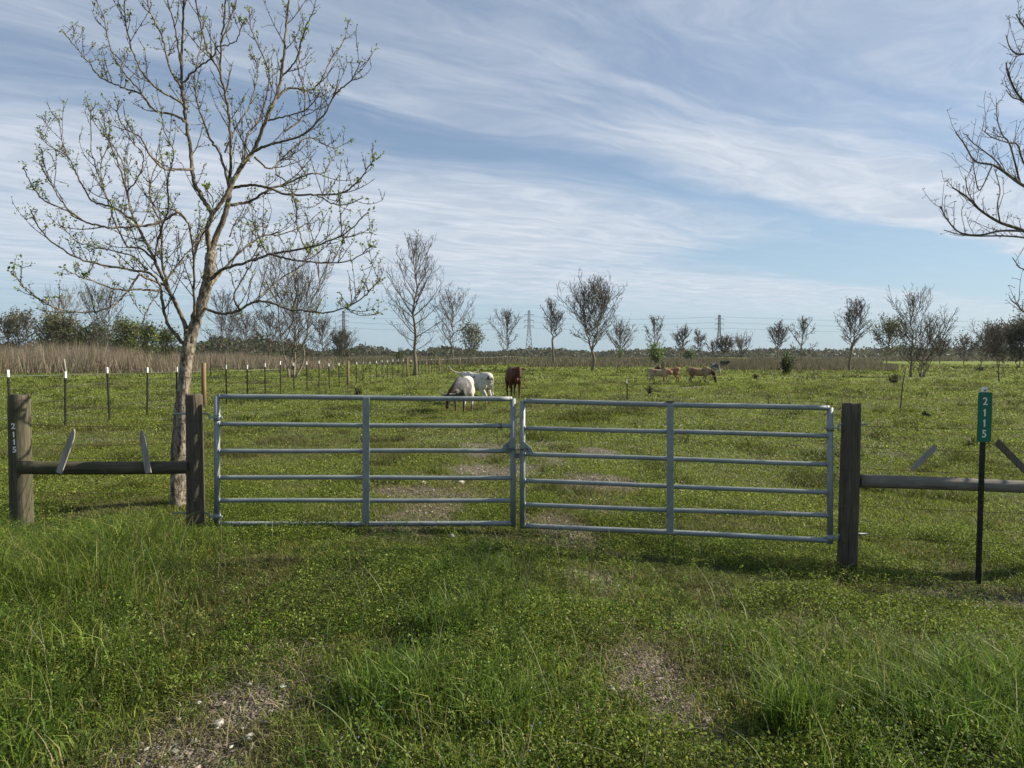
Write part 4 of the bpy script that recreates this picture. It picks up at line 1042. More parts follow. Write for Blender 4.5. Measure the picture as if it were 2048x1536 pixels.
    pos = np.array(pos); size = np.array(size); n = len(pos)
    mb = MB(); leaflets(mb, pos, size, rng, tints(rng, n, [(.19, .25, .04), (.26, .32, .07), (.13, .18, .035)], (4, 3, 3), .2), .8, .55)
    mb.build('leaves', M['leaf'], root)
big_tree()

def edge_tree():
    """bare tree standing just outside the right edge; its limbs reach into view"""
    rng = np.random.RandomState(91); D = 7.3
    b = P(2300, 1000, D); b.z = float(ground_z(b.x, D)); O = np.array(b)
    root = empty('bare_edge_tree', b, 'bare dark tree whose branches reach in from the right edge above the sign', 'tree')
    def q_(pts, dz, d0=0): n = len(pts); return spline([np.array(P(x, y, D + d0 + dz*i/(n-1))) for i, (x, y) in enumerate(pts)], n*6) - O
    tk = spline([np.array((0, 0, -.05)), np.array(P(2295, 800, D))-O, np.array(P(2300, 640, D))-O, np.array(P(2280, 450, D))-O, np.array(P(2275, 200, D))-O, np.array(P(2290, -60, D))-O, np.array(P(2300, -330, D))-O], 44)
    mb = MB(); tubes(mb, [(tk, np.linspace(.15, .02, 44))], 14); mb.build('trunk', M['bark'], root)
    L = [
     (q_([(2290, 640), (2200, 560), (2120, 500), (2048, 462), (2000, 445), (1960, 420), (1935, 395), (1905, 375)], -.4), 9, 1.2),
     (q_([(2048, 462), (2000, 462), (1960, 470), (1920, 465), (1895, 440), (1880, 412)], -.2, -.2), 3.4, 1),
     (q_([(2120, 500), (2060, 478), (2010, 472), (1950, 472), (1915, 468), (1888, 460)], .5, -.15), 3.4, .9),
     (q_([(2285, 540), (2180, 460), (2110, 400), (2048, 372), (2010, 345), (1985, 330), (1950, 322), (1930, 290), (1912, 266)], .5), 8, 1.1),
     (q_([(2048, 372), (2015, 350), (1990, 320), (1965, 300), (1945, 285), (1932, 268)], .2, .4), 3, .9),
     (q_([(2040, 365), (2020, 290), (2005, 270), (1995, 240), (1993, 205)], .4, .35), 3, .9),
     (q_([(2100, 395), (2050, 330), (2035, 290), (2015, 285), (1985, 275), (1968, 262)], -.4, .3), 3, .9),
     (q_([(1985, 330), (1960, 380), (1950, 350), (1945, 320)], -.2, .3), 1.8, .8),
     (q_([(1960, 420), (1945, 400), (1935, 380), (1930, 350)], .2, -.3), 1.8, .8),
     (q_([(2000, 445), (1995, 410), (2000, 380), (1990, 340)], .3, -.3), 2.0, .8),
     (q_([(2280, 420), (2180, 320), (2110, 250), (2060, 215), (2030, 180), (2015, 140), (2012, 125)], -.5), 7, 1),
     (q_([(2060, 215), (2040, 200), (2025, 195), (2012, 180)], -.2, -.4), 2, .8),
     (q_([(2275, 250), (2180, 170), (2110, 140), (2065, 110), (2035, 108), (2020, 95), (2012, 70)], .6), 6, 1),
     (q_([(2280, 160), (2180, 90), (2110, 70), (2060, 60), (2045, 50), (2032, 28)], -.4), 5, 1),
     (q_([(2292, 660), (2200, 620), (2120, 590), (2060, 545), (2040, 535), (2025, 515)], .6), 5, .9),
     (q_([(2292, 700), (2180, 680), (2110, 660), (2050, 625), (2035, 610), (2022, 600)], -.6), 5, .9),
     (q_([(2292, 720), (2200, 700), (2120, 690), (2060, 660), (2040, 652)], .5), 4, .9),
    ]
    for i in range(34):
        h = 1.3 + 5.6*rng.rand(); a = rng.rand()*2.9 - 1.45; ln = 1.2+1.4*rng.rand(); k = int(43*min(.97, h/7.2)); p = tk[k]
        L.append((spline([p, p+np.array([math.cos(a)*ln*.5, math.sin(a)*ln*.5, ln*.25]), p+np.array([math.cos(a)*ln, math.sin(a)*ln, ln*.75])], 12), 5, 1))
    limbs = [(q, (.9+(r0-.9)*.62+(r1-.9-(r0-.9)*.62)*np.linspace(0, 1, len(q))**.7)/F*D) for q, r0, r1 in L]
    tw = []; bud = []
    for q, r in limbs:
        cum = np.concatenate([[0], np.cumsum(np.linalg.norm(np.diff(q, axis=0), axis=1))]); Lt = cum[-1]
        for _ in range(int(Lt*13)):
            s = Lt*(.18+.82*rng.rand()**.8); k = min(len(q)-2, int(np.searchsorted(cum, s))); T = q[k+1]-q[max(0, k-1)]; T /= np.linalg.norm(T)
            sd = rng.randn(3); sd -= sd.dot(T)*T; sd /= np.linalg.norm(sd); e = T*.6+sd*.7+np.array([0, 0, .35]); e /= np.linalg.norm(e); ln = .06+.34*rng.rand()**1.8; w = [q[k]]
            for j in range(4): e = e+np.array([rng.randn()*.14, rng.randn()*.14, .18]); e /= np.linalg.norm(e); w.append(w[-1]+e*ln/4)
            w = np.array(w); tw.append((w, np.linspace(min(r[k]*.6, .002+.006*ln), .0016, 5))); bud.append(w[-1])
            for _j in range(1+int(ln*9)):
                kx = rng.randint(1, 5); e2 = rng.randn(3)*.6+np.array([0, 0, .6]); e2 /= np.linalg.norm(e2); w2 = w[kx]+e2*ln*.3*(.4+rng.rand()); tw.append((np.array([w[kx], (w[kx]+w2)/2+rng.randn(3)*.004, w2]), [.002, .0018, .0014])); bud.append(w2)
    mb = MB(); tubes(mb, limbs, 7); lo = mb.build('limbs', M['limb'], root)
    mb = MB(); tubes(mb, tw, 4, cap=False); mb.build('twigs', M['twig'], lo)
    pos = np.repeat(np.array(bud), 2, 0) + rng.randn(len(bud)*2, 3)*.005; n = len(pos)
    mb = MB(); leaflets(mb, pos, .009+.008*rng.rand(n), rng, tints(rng, n, [(.06, .045, .035), (.09, .07, .05)], (1, 1), .2), .8, .7); mb.build('buds', M['leaf'], root)
edge_tree()

# ------------------------------------------------------------------ roadside fence and the double gate
DL, DC, DR = 7.08, 7.25, 6.79
def post(px0, top, pyb, d, wpx, mat, name, label, lean=0.0):
    a = P(px0, top, d); zb = float(ground_z(a.x, d)) - .12; xb = P(px0+lean, pyb, d).x
    r = wpx/2/F*d; root = empty(name, (xb, d, zb+.12), label, 'gate post' if 'gate' in name else 'fence post')
    mb = MB(); H = a.z - zb; n = 16; th = np.arange(28)*2*np.pi/28; V = []; rng = np.random.RandomState(int(px0))
    ph = rng.rand(4)*6.28
    for i in range(n+1):
        t = i/n; z = -.12 + H*t; rr = r*(1.05-.08*t)*(1 + .018*np.sin(th*2+ph[0]+z*2) + .012*np.sin(th*5+ph[1]+z*3) + .006*rng.randn(28))
        if i == n: rr = rr*.985
        V.append(np.stack([(a.x-xb)*t + rr*np.cos(th), rr*np.sin(th), np.full(28, z) + (0.006*np.sin(th*3+ph[2]) if i == n else 0)], -1))
    V.append(V[-1]*np.array([1, 1, 1]) ); V[-1] = V[-1].copy(); cx = V[-1].mean(0); V[-1] = cx + (V[-1]-cx)*.93 + np.array([0, 0, .006])
    W = np.concatenate(V + [np.array([[cx[0], cx[1], cx[2]+.004]])])
    fc = [(i*28+k, i*28+(k+1) % 28, (i+1)*28+(k+1) % 28, (i+1)*28+k) for i in range(n+1) for k in range(28)]
    mb.add(W, fc, 0, True); c_ = len(W)-1; mb.Fc.append(np.array([((n+1)*28+k, (n+1)*28+(k+1) % 28, c_) for k in range(28)])); mb.mi.append(np.zeros(28)); mb.sm.append(np.full(28, True))
    mb.build('shaft', mat, root)
    return root, (a.x+xb)/2, r
def wraps(root, r, zs, x=0):
    for z in zs:
        mb = MB(); th = np.linspace(0, 2*np.pi, 25); tubes(mb, [(np.stack([x+(r*1.03)*np.cos(th), (r*1.03)*np.sin(th), z+.004*np.sin(th*2)], -1), [.0026]*25)], 5)
        mb.build('wire_wrap', M['rust'], root)
P1, x1, r1 = post(38, 790, 1065, 7.06, 41, M['post'], 'wooden_fence_post', 'thick weathered wooden post with white number 2115 down its side', 6)
P2, x2, r2 = post(388, 790, 1062, DL, 34, M['post_dark'], 'wooden_gate_post', 'dark round wooden gate post in front of the budding tree', 4)
P3, x3, r3 = post(1703, 808, 1132, DR, 37, M['post_dark'], 'wooden_gate_post', 'dark round wooden gate post at the right end of the gates', -9)
wraps(P2, r2, (1.09, .78, .52, .32, .12)); wraps(P3, r3, (.98, .62, .30), -.02)
def text_mesh(s, size, ext, bold=.012):
    cu = bpy.data.curves.new('numeral', 'FONT'); cu.body = s; cu.size = size; cu.extrude = ext; cu.offset = bold*size; cu.align_x = 'CENTER'; cu.align_y = 'CENTER'; cu.fill_mode = 'BOTH'
    ob = bpy.data.objects.new('tmp_text', cu); col.objects.link(ob); bpy.context.view_layer.update()
    me = bpy.data.meshes.new_from_object(ob.evaluated_get(bpy.context.evaluated_depsgraph_get())); bpy.data.objects.remove(ob); bpy.data.curves.remove(cu)
    me.name = 'numeral'; return me
def one_mesh(size, ext):
    c = .70*size; prof = [(-.10, -.5), (.10, -.5), (.10, .5), (-.02, .5), (-.09, .40), (-.22, .33), (-.22, .19), (-.10, .24)]
    V = [(x*c, y*c, z) for z in (-ext, ext) for x, y in prof]; n = len(prof)
    F_ = [list(range(n))[::-1], [n+k for k in range(n)]] + [(k, (k+1) % n, n+(k+1) % n, n+k) for k in range(n)]
    me = bpy.data.meshes.new('numeral'); me.from_pydata(V, [], F_); me.update(); return me
def numerals(parent, chars, pts, size, mat, bend=None, narrow=.9, bold=.03):
    for ch, (x, y, z) in zip(chars, pts):
        me = one_mesh(size, .0012) if ch == '1' else text_mesh(ch, size, .0012, bold)
        if bend:   # follow the round of the post
            for v in me.vertices:
                xx = v.co.x*narrow; ang = (x+xx - bend[0])/bend[1]; off = v.co.z
                v.co = Vector((bend[0]+(bend[1]+.002+off)*math.sin(ang) - x, v.co.y, 0)); 
                v.co.z = (bend[1]+.002+off)*math.cos(ang) - bend[1]
        else:
            for v in me.vertices: v.co.x *= narrow
        me.materials.append(mat); o = bpy.data.objects.new('numeral', me); col.objects.link(o); o.parent = parent
        o.location = (x, y, z); o.rotation_euler = (math.radians(90), 0, 0)
def rel(px, py, d, root): 
    p = P(px, py, d); return p.x - root.location.x, p.z - root.location.z
zz_ = []
for (px, py) in ((26, 853), (27, 869), (28, 884), (28.5, 900)):
    a, b = rel(px, py, 6.96, P1); zz_.append((a, -r1, b))
numerals(P1, '2115', zz_, .077, M['white'], bend=(.0, r1))

def rail(name, a, b, r, mat, label, ends=True, n=26):
    a = Vector(a); b = Vector(b); L = (b-a).length; o = empty('x', (0, 0, 0)); bpy.data.objects.remove(o)
    mb = MB(); th = np.arange(20)*2*np.pi/20; V = []; rng = np.random.RandomState(int(abs(a.x)*100)); ph = rng.rand(3)*6.28
    for i in range(n+1):
        x = L*i/n; rr = r*(1+.02*np.sin(th*2+ph[0]+x*2)+.012*np.sin(th*5+ph[1]+x*4)+.005*rng.randn(20))*(1.03-.06*i/n); dz = .008*math.sin(x*1.7+ph[2])
        V.append(np.stack([np.full(20, x), rr*np.cos(th), rr*np.sin(th)+dz], -1))
    V = np.concatenate(V); fc = [(i*20+k, i*20+(k+1) % 20, (i+1)*20+(k+1) % 20, (i+1)*20+k) for i in range(n) for k in range(20)]
    mb.add(V, fc); mb.Fc.append(np.array([list(range(20))[::-1], [n*20+k for k in range(20)]])); mb.mi.append(np.zeros(2)); mb.sm.append(np.full(2, False))
    ob = mb.build(name, mat); ob.location = a; dv = b-a; ob.rotation_euler = (0, -math.asin(dv.z/L), math.atan2(dv.y, dv.x)); tag(ob, label, 'fence rail'); return ob
ra = P(42, 934, 6.93); rb = P(377, 935, 7.02)
rail('fence_rail', ra, rb, 13/F*7, M['rail'], 'round dark wooden rail between the numbered post and left gate post')
rc = P(1719, 962, DR); rd = P(2300, 985, 6.65)
rail('fence_rail', rc, rd, 12.5/F*6.8, M['rail_grey'], 'grey round wooden rail running right from the right gate post')
mb = MB(); pz = P(2300, 985, 6.62)
P4, x4, r4 = post(2320, 815, 1150, 6.6, 38, M['post_dark'], 'wooden_fence_post', 'round wooden brace post beyond the right edge of the picture')

def picket(p0, p1, w, label, mat, d, tipped=True, th=.018):
    a = P(*p0, d); b = P(*p1, d); dv = (b-a); L = dv.length; u = dv.normalized(); s = u.cross(Vector((0, 1, 0))).normalized(); w = w/F*d
    prof = [(0, -w/2), (0, w/2), (L-w*1.6, w/2), (L-w*.5, w*.28), (L, 0), (L-w*.5, -w*.28), (L-w*1.6, -w/2)] if tipped else [(0, -w/2), (0.0, w/2), (L, w/2), (L+.01, -w/2)]
    V = []; 
    for y in (-th/2, th/2):
        for t, q in prof: V.append(tuple(u*t + s*q + Vector((0, y, 0))))
    n = len(prof); mb = MB()
    mb.add(V, np.array([list(range(n)), [n+k for k in range(n)][::-1]]), 0, False); mb.Fc.append(np.array([(k, n+k, n+(k+1) % n, (k+1) % n) for k in range(n)])); mb.mi.append(np.zeros(n)); mb.sm.append(np.full(n, False))
    o = mb.build('picket', M[mat], bevel=.002); o.location = a; tag(o, label, 'picket'); return o
picket((118, 946), (149, 858), 12, 'pointed grey picket leaning right on the left wooden rail', 'picket', 6.84)
picket((297, 946), (283, 860), 12, 'pointed grey picket leaning left on the rail near the tree', 'picket', 6.92)
picket((1871, 893), (1822, 941), 12, 'pale grey slat hanging tilted on the wires between gate post and green sign', 'picket', 6.82)
picket((2060, 950), (1994, 884), 13, 'dark brown slat hanging tilted right of the green sign', 'picket_dark', 6.85, False)

def barbed(a, b, label, grp, r=.0021, sag=.03, barbs=True):
    a = Vector(a); b = Vector(b); n = 30; L = (b-a).length; pts = [tuple(a.lerp(b, i/n) + Vector((0, 0, -sag*4*(i/n)*(1-i/n)))) for i in range(n+1)]
    mb = MB(); tubes(mb, [(pts, [r]*(n+1))], 5); tw = []
    for k in range(int(L/.13)):
        t = (k+.5)*.13/L; p = a.lerp(b, t) + Vector((0, 0, -sag*4*t*(1-t))); s = .012
        tw.append(([tuple(p+Vector((s*.3, s, s))), tuple(p-Vector((s*.3, s, s)))], [.001]*2)); tw.append(([tuple(p+Vector((-s*.3, -s, s))), tuple(p-Vector((-s*.3, -s, s)))], [.001]*2))
    if barbs: tubes(mb, tw, 3)
    o = mb.build('barbed_wire', M['rust']); tag(o, label, 'barbed wire', grp); return o
for py, w in ((848, 'topmost'), (885, 'second'), (912, 'third'), (982, 'fourth'), (1030, 'lowest')):
    barbed(P(45, py, 7.17), P(385, py-2, 7.18), '%s barbed wire strand between the numbered post and left gate post' % w, 'barbed wires on the left')
for (py, w), e in zip(((851, 'topmost'), (893, 'second'), (935, 'third'), (1010, 'fourth'), (1070, 'lowest')), (2, 10, 14, 18, 22)):
    barbed(P(1706, py, 6.90), P(2310, py+e, 6.72), '%s barbed wire strand right of the right gate post' % w, 'barbed wires on the right')
barbed(P(180, 970, 6.85), P(300, 885, 7.1), 'loose diagonal wire twisted around the left rail between the pickets', None, .0025, .01, False)
barbed(P(185, 925, 6.84), P(213, 945, 6.84), 'short wire end wound over the left rail', None, .0022, 0, False)
barbed(P(1712, 855, 6.84), P(1850, 905, 6.84), 'loose wire sloping from right gate post to the pale slat', None, .0018, .02, False)

def gate(name_lab, xl, dl, xr, dr, ysl, ysr, mid, latch_side, group):
    """tubular gate: six horizontal rails, two end uprights, a flat centre upright"""
    A0 = P(xl, ysl[0], dl); root = empty('farm_gate', (A0.x, dl, 0), name_lab, 'gate', group); O = Vector(root.location)
    rt = 4.9/F*7.05
    Lp = [P(xl, y, dl)-O for y in ysl]; Rp = [P(xr, y, dr)-O for y in ysr]
    ax = (Rp[0]-Lp[0]).normalized(); up = (Lp[0]-Lp[-1]).normalized(); nrm = ax.cross(Vector((0, 0, 1))).normalized()
    for (a, b, w) in ((Lp, None, 0), (Rp, None, 1)):
        p0, p1 = a[-1]-up*rt*1.2, a[0]+up*(rt*.2)
        mb = MB(); q = [tuple(p0), tuple(p0.lerp(p1, .5)), tuple(p1)]; tubes(mb, [(q, [rt*1.18]*3)], 16); mb.build('end_upright', M['galv'], root)
    for i, (a, b) in enumerate(zip(Lp, Rp)):
        mb = MB(); a2 = a+ax*rt*.4; b2 = b-ax*rt*.4; ph = (i*1.7 + xl) % 6.28; q = [tuple(a2.lerp(b2, t) + up*(.004*math.sin(t*5+ph)*math.sin(t*3.1416)) + nrm*(.005*math.sin(t*4+2*ph)*math.sin(t*3.1416))) for t in np.linspace(0, 1, 24)]
        tubes(mb, [(q, [rt*(1.06 if i in (0, 5) else .93)]*24)], 14); tubes(mb, [([tuple(a+ax*rt*1.0), tuple(a+ax*rt*1.25), tuple(a+ax*rt*1.5)], [rt*1.16, rt*1.13, rt*.9]), ([tuple(b-ax*rt*1.0), tuple(b-ax*rt*1.25), tuple(b-ax*rt*1.5)], [rt*1.16, rt*1.13, rt*.9])], 12); mb.build('rail', M['galv'], root)
    t = (mid-xl)/(xr-xl); t = t*dl/(dl*t+dr*(1-t)) if abs(dl-dr) > .01 else t
    top = Lp[0].lerp(Rp[0], t); bot = Lp[-1].lerp(Rp[-1], t); mb = MB(); w = 13.5/F*7; th = .012
    a = bot+nrm*(rt*1.12+th/2) - up*rt*.3; b = top+nrm*(rt*1.12+th/2) + up*rt*.2
    mb.obox(a, b, w, th, tuple(nrm)); mb.obox(a+ax*w*.46-nrm*th*1.0, b+ax*w*.46-nrm*th*1.0, .004, .022, tuple(nrm)); mb.obox(a-ax*w*.46-nrm*th*1.0, b-ax*w*.46-nrm*th*1.0, .004, .022, tuple(nrm))
    mb.build('centre_upright', M['galv'], root, bevel=.002)
    if xl > 1000:
        mb = MB(); mb.obox(top-ax*w*.55+up*(rt*1.25), top+ax*w*.55+up*(rt*1.25), .06, .008, tuple(up)); mb.build('top_cap', M['blackpost'], root)
    # latch plate: a triangular gusset on the free upright
    side, S = (Rp, -1) if latch_side == 'R' else (Lp, 1)
    c = side[2] + up*.0; mb = MB(); ext = .115; e0 = c+ax*S*(-.02)+nrm*(rt*1.25)
    prof = [(0, .03), (0, .125), (.03, .135), (ext, .06), (ext+.02, .02), (ext-.01, .01)]
    V = []
    for y in (0, .008):
        for q, z in prof: V.append(tuple(e0 + ax*S*q + up*z + nrm*y))
    n = len(prof); mb.add(V, np.array([list(range(n)), [n+k for k in range(n)][::-1]]), 0, False); mb.Fc.append(np.array([(k, n+k, n+(k+1) % n, (k+1) % n) for k in range(n)])); mb.mi.append(np.zeros(n)); mb.sm.append(np.full(n, False))
    lt = mb.build('latch_plate', M['galv'], root)
    mb = MB(); tubes(mb, [([tuple(e0+ax*S*.075+up*.055-nrm*.002), tuple(e0+ax*S*.075+up*.055+nrm*.016)], [.014, .014])], 10); mb.build('latch_bolt', M['wire'], lt)
    return root, Lp, Rp, ax, up, nrm, rt
GL = gate('left galvanised six-rail gate leaf, beside the budding tree', 434, DL, 1026, DC, (793, 848, 902, 955, 1001, 1048), (798, 852, 902, 956, 1001, 1047), 733, 'R', 'two leaves of the galvanised double gate')
GR = gate('right galvanised six-rail gate leaf, nearer the green sign', 1045, DC-.01, 1660, DR, (802, 856, 908, 961, 1009, 1051), (816, 872, 929, 985, 1031, 1081), 1340, 'L', 'two leaves of the galvanised double gate')
def hinge(G, side, py, postx, lab, zoff):
    root, Lp, Rp, ax, up, nrm, rt = G; O = Vector(root.location); E = Lp if side == 'L' else Rp; S = -1 if side == 'L' else 1
    d = DL if side == 'L' else DR
    a = P(434 if side == 'L' else 1660, py, d); mb = MB()
    # strap round the upright with a pin, and the J-bolt through the post
    c = a - O; q = [tuple(c+up*.028), tuple(c-up*.028)]; tubes(mb, [(q, [rt*1.45]*2)], 14)
    mb.obox(c, c+ax*S*.075, .030, .012, tuple(up)); mb.obox(c, c-ax*S*.05, .028, .014, tuple(up))
    h = mb.build('hinge_strap', M['galv'], root)
    mb = MB(); e = c+ax*S*.07; po = P(postx, py-(12 if zoff else -8), d) - O
    tubes(mb, [(spline([tuple(e-up*.02), tuple(e+up*.012), tuple(e+ax*S*.02+up*.035), tuple(Vector((po.x, po.y, e.z+.035)))], 12), [.0085]*12)], 8)
    far = Vector((po.x + S*.21, po.y, e.z+.035)); tubes(mb, [([tuple(Vector((po.x, po.y, e.z+.035))), tuple(far)], [.0085]*2)], 8)
    mb.build('hinge_pin', M['galv'], h)
hinge(GL, 'L', 835, 390, '', True); hinge(GL, 'L', 1033, 390, '', False); hinge(GR, 'R', 856, 1690, '', True); hinge(GR, 'R', 1075, 1690, '', False)
# chain and padlock between the leaves, and the wire loop hung on the second rail
root = empty('gate_chain', P(1035, 897, DC-.06), 'short steel chain with padlock joining the two gate leaves', 'chain')
mb = MB(); th = np.linspace(0, 2*np.pi, 13)
for k in range(9):
    cx = -.085 + k*.0215; e = .016; rot = k % 2
    pts = np.stack([cx+e*np.cos(th), (0.006*np.sin(th) if rot else 0*th), (0*th if rot else .007*np.sin(th))], -1) - np.array([0, 0, .012*(1-((k-4)/4)**2)])
    tubes(mb, [(pts, [.0035]*13)], 6)
mb.build('links', M['wire'], root)
mb = MB(); mb.box((-.02, -.012, -.095), (.02, .012, -.045)); pd = mb.build('padlock', M['wire'], root, bevel=.004)
mb = MB(); a_ = np.linspace(0, np.pi, 9); tubes(mb, [(np.stack([.014*np.cos(a_), 0*a_, -.045+.034*np.sin(a_)], -1), [.004]*9)], 6); mb.build('shackle', M['galv'], pd)
lp = P(1000, 852, DC); root = empty('tie_wire', lp, 'wire loop tied round the second rail near the gate latch', 'wire')
mb = MB(); t = np.linspace(0, 6*2*np.pi, 90); tubes(mb, [(np.stack([-.02+.045*t/t[-1], .028*np.cos(t), .028*np.sin(t)], -1), [.0032]*90)], 5)
tubes(mb, [(spline([(-.02, -.03, 0), (-.025, -.03, -.08), (-.018, -.02, -.17), (0, -.02, -.19), (.02, -.02, -.16), (.022, -.03, 0)], 24), [.0028]*24)], 5); mb.build('coil', M['wire'], root)

# ------------------------------------------------------------------ the green number sign
D_S = 6.62
b = P(1956, 1160, D_S); zb = float(ground_z(b.x, D_S)); ztop = P(1969, 774, D_S).z
root = empty('number_sign', (b.x, D_S, zb), 'green sign with white number 2115 on a thin black post', 'sign'); dx = P(1969, 774, D_S).x - b.x; H = ztop - zb
tilt = math.atan2(dx, H)
mb = MB(); R_ = Matrix.Rotation(tilt, 4, 'Y'); w = .024
z0 = -.1; zt = P(1966, 790, D_S).z - zb
mb.box((-w, -.006, z0), (w, .002, zt)); mb.box((-.005, .002, z0), (.005, .035, zt-.001))
for k in range(17): mb.box((-.007, -.013, .1+.06*k), (.007, -.006, .122+.06*k))
sh = mb.build('shaft', M['blackpost'], root); sh.rotation_euler = (0, tilt, 0)
mb = MB(); mb.box((-w*.95, -.008, zt), (w*.95, .004, H)); mb.box((-.006, .004, zt), (.006, .036, H-.002)); tpo = mb.build('white_tip', M['white'], root); tpo.rotation_euler = (0, tilt, 0)
mb = MB(); 
for zq in (H-.03, H-.07): tubes(mb, [([(0, -.016, zq), (0, -.006, zq)], [.007, .007])], 8)
bo = mb.build('bolt', M['rust'], tpo)
zc = P(1965, 834, D_S).z - zb; hw = 14.3/F*D_S; hh = 50/F*D_S; mb = MB(); prof = []
rc_ = .018
for cx, cz, a0 in ((hw-rc_, hh-rc_, 0), (-hw+rc_, hh-rc_, 90), (-hw+rc_, -hh+rc_, 180), (hw-rc_, -hh+rc_, 270)):
    for q in range(5): a = math.radians(a0+q*22.5); prof.append((cx+rc_*math.cos(a), cz+rc_*math.sin(a)))
V = [(x, y, zc+z) for y in (-.017, -.014) for x, z in prof]; n = len(prof)
mb.add(V, np.array([list(range(n)), [n+k for k in range(n)][::-1]]), 0, False); mb.Fc.append(np.array([(k, n+k, n+(k+1) % n, (k+1) % n) for k in range(n)])); mb.mi.append(np.zeros(n)); mb.sm.append(np.full(n, False))
pl = mb.build('sign_plate', M['green_sign'], root); pl.rotation_euler = (0, tilt, 0)
numerals(pl, '2115', [(0, -.0175, zc + (834-y)/F*D_S) for y in (803, 825, 846, 868)], .095, M['white'], narrow=.95, bold=.012)

# loose pale stones on the driveway
rs = random.Random(8)
for i, (px, py, s, lab) in enumerate(((452, 1058, .06, 'pale stone lying under the left end of the gate'), (903, 1075, .045, 'round white stone in the grass below the left gate leaf'), (1578, 1190, .035, 'grey stone in the short grass left of the right gate post'), (1603, 1182, .045, 'larger grey stone just right of the small one in the short grass'),
        (1645, 1303, .035, 'dull stone half hidden in the uncut grass on the right'), (437, 1450, .026, 'pale stone in the left wheel track'), (920, 967, .05, 'white stone inside the gate on the left wheel track'), (846, 968, .045, 'small white stone inside the gate, further left'), (1222, 1380, .022, 'pale stone at the top of the right wheel track'), (497, 1477, .026, 'chalky stone near the bottom of the left wheel track'))):
    v = P(px, py, 5.0) - Vector((0, 0, CAMH)); k = CAMH/(-v.z); 
    for _ in range(6):
        g = float(ground_z(v.x*k, v.y*k)); k = (CAMH-g)/(-v.z)
    rng = np.random.RandomState(500+i); S = 14; V = []; 
    for a in np.linspace(.0, np.pi, 8):
        for t in np.arange(S)*2*np.pi/S: V.append((math.sin(a)*math.cos(t), math.sin(a)*math.sin(t), math.cos(a)))
    V = np.array(V); f = 1 + .16*np.sin(V[:, 0]*3+i) + .13*np.sin(V[:, 1]*4+2*i)+.1*np.sin(V[:, 2]*5+i); V = V*f[:, None]*np.array([1, .8, .55])*s
    fc = [(r*S+k2, (r+1)*S+k2, (r+1)*S+(k2+1) % S, r*S+(k2+1) % S) for r in range(7) for k2 in range(S)]
    mb = MB(); mb.add(V, fc, 0, True); o = mb.build('stone', M['stone']); o.location = (v.x*k, v.y*k, g+s*.28); o.rotation_euler = (0, 0, rs.random()*6); tag(o, lab, 'stone', 'loose stones near the gate')

# ------------------------------------------------------------------ cattle
def mat_hide(name, base, patch, lo=.52, hi=.56, scale=2.2, speck=0.0, leg=None, legz=.45, head=None, headx=.75, rear=None):
    m, T = new_mat(name)
    tc = T.node('ShaderNodeTexCoord'); o = tc.outputs['Object']; x, y, z = T.sep(o)[:3]
    n = T.noise(o, scale, 4, .6, .4); f = T.noise(o, 40, 3, .6); n2 = T.noise(o, 16, 4, .6)
    c = T.mix(T.ramp(n, lo, hi), base, patch)
    if speck: c = T.mix(T.math('MULTIPLY', T.ramp(n2, .56, .64), speck), c, patch)
    if rear: c = T.mix(T.ramp(T.math('ADD', x, T.math('ADD', T.math('MULTIPLY', n, .5), T.math('MULTIPLY', n2, .35))), .40, .12), c, rear)
    if leg: c = T.mix(T.ramp(T.math('ADD', z, T.math('MULTIPLY', n, .25)), legz+.16, legz), c, leg)
    if head: c = T.mix(T.ramp(T.math('ADD', x, T.math('MULTIPLY', n, .15)), headx, headx+.1), c, head)
    c = T.mix(T.ramp(f, .3, .7, 0, .25), c, T.mix(1.0, c, (.55, .55, .55), 'MULTIPLY'))
    finish(T, c, .75, 0, T.bump(f, .3, .01), .25); return m
HORN = mat_plain('horn', (.42, .36, .27), (.62, .56, .46), 6, .4, 0, .05)
HOOF = mat_plain('hoof', (.05, .04, .03), (.09, .07, .05), 10, .5, 0, .05)
EYE = mat_plain('eye', (.01, .008, .006), (.02, .015, .01), 5, .15, 0, 0)

def ellip(path, ry, rz, n=22, S=18):
    """closed loft along a path; ry is the half width, rz the half height of each section"""
    k = len(path); q = spline(path, n); t = np.linspace(0, k-1, n); RY = np.interp(t, range(k), ry); RZ = np.interp(t, range(k), rz)
    T = np.gradient(q, axis=0); T /= np.linalg.norm(T, axis=1, keepdims=True)
    side0 = np.array([0, 1, 0.0]); V = []; th = np.arange(S)*2*np.pi/S
    for i in range(n):
        s = side0 - side0.dot(T[i])*T[i]
        if np.linalg.norm(s) < .25: s = np.cross(T[i], np.array([1, 0, 0.0]))
        s /= np.linalg.norm(s); u = np.cross(T[i], s)
        V.append(q[i] + RY[i]*np.cos(th)[:, None]*s + RZ[i]*np.sin(th)[:, None]*u)
    V = np.concatenate(V + [q[:1] - T[:1]*RY[0]*.35, q[-1:] + T[-1:]*RY[-1]*.35])
    quads = [(i*S+j, i*S+(j+1) % S, (i+1)*S+(j+1) % S, (i+1)*S+j) for i in range(n-1) for j in range(S)]
    tris = [((j+1) % S, j, n*S) for j in range(S)] + [((n-1)*S+j, (n-1)*S+(j+1) % S, n*S+1) for j in range(S)]
    return V, quads, tris

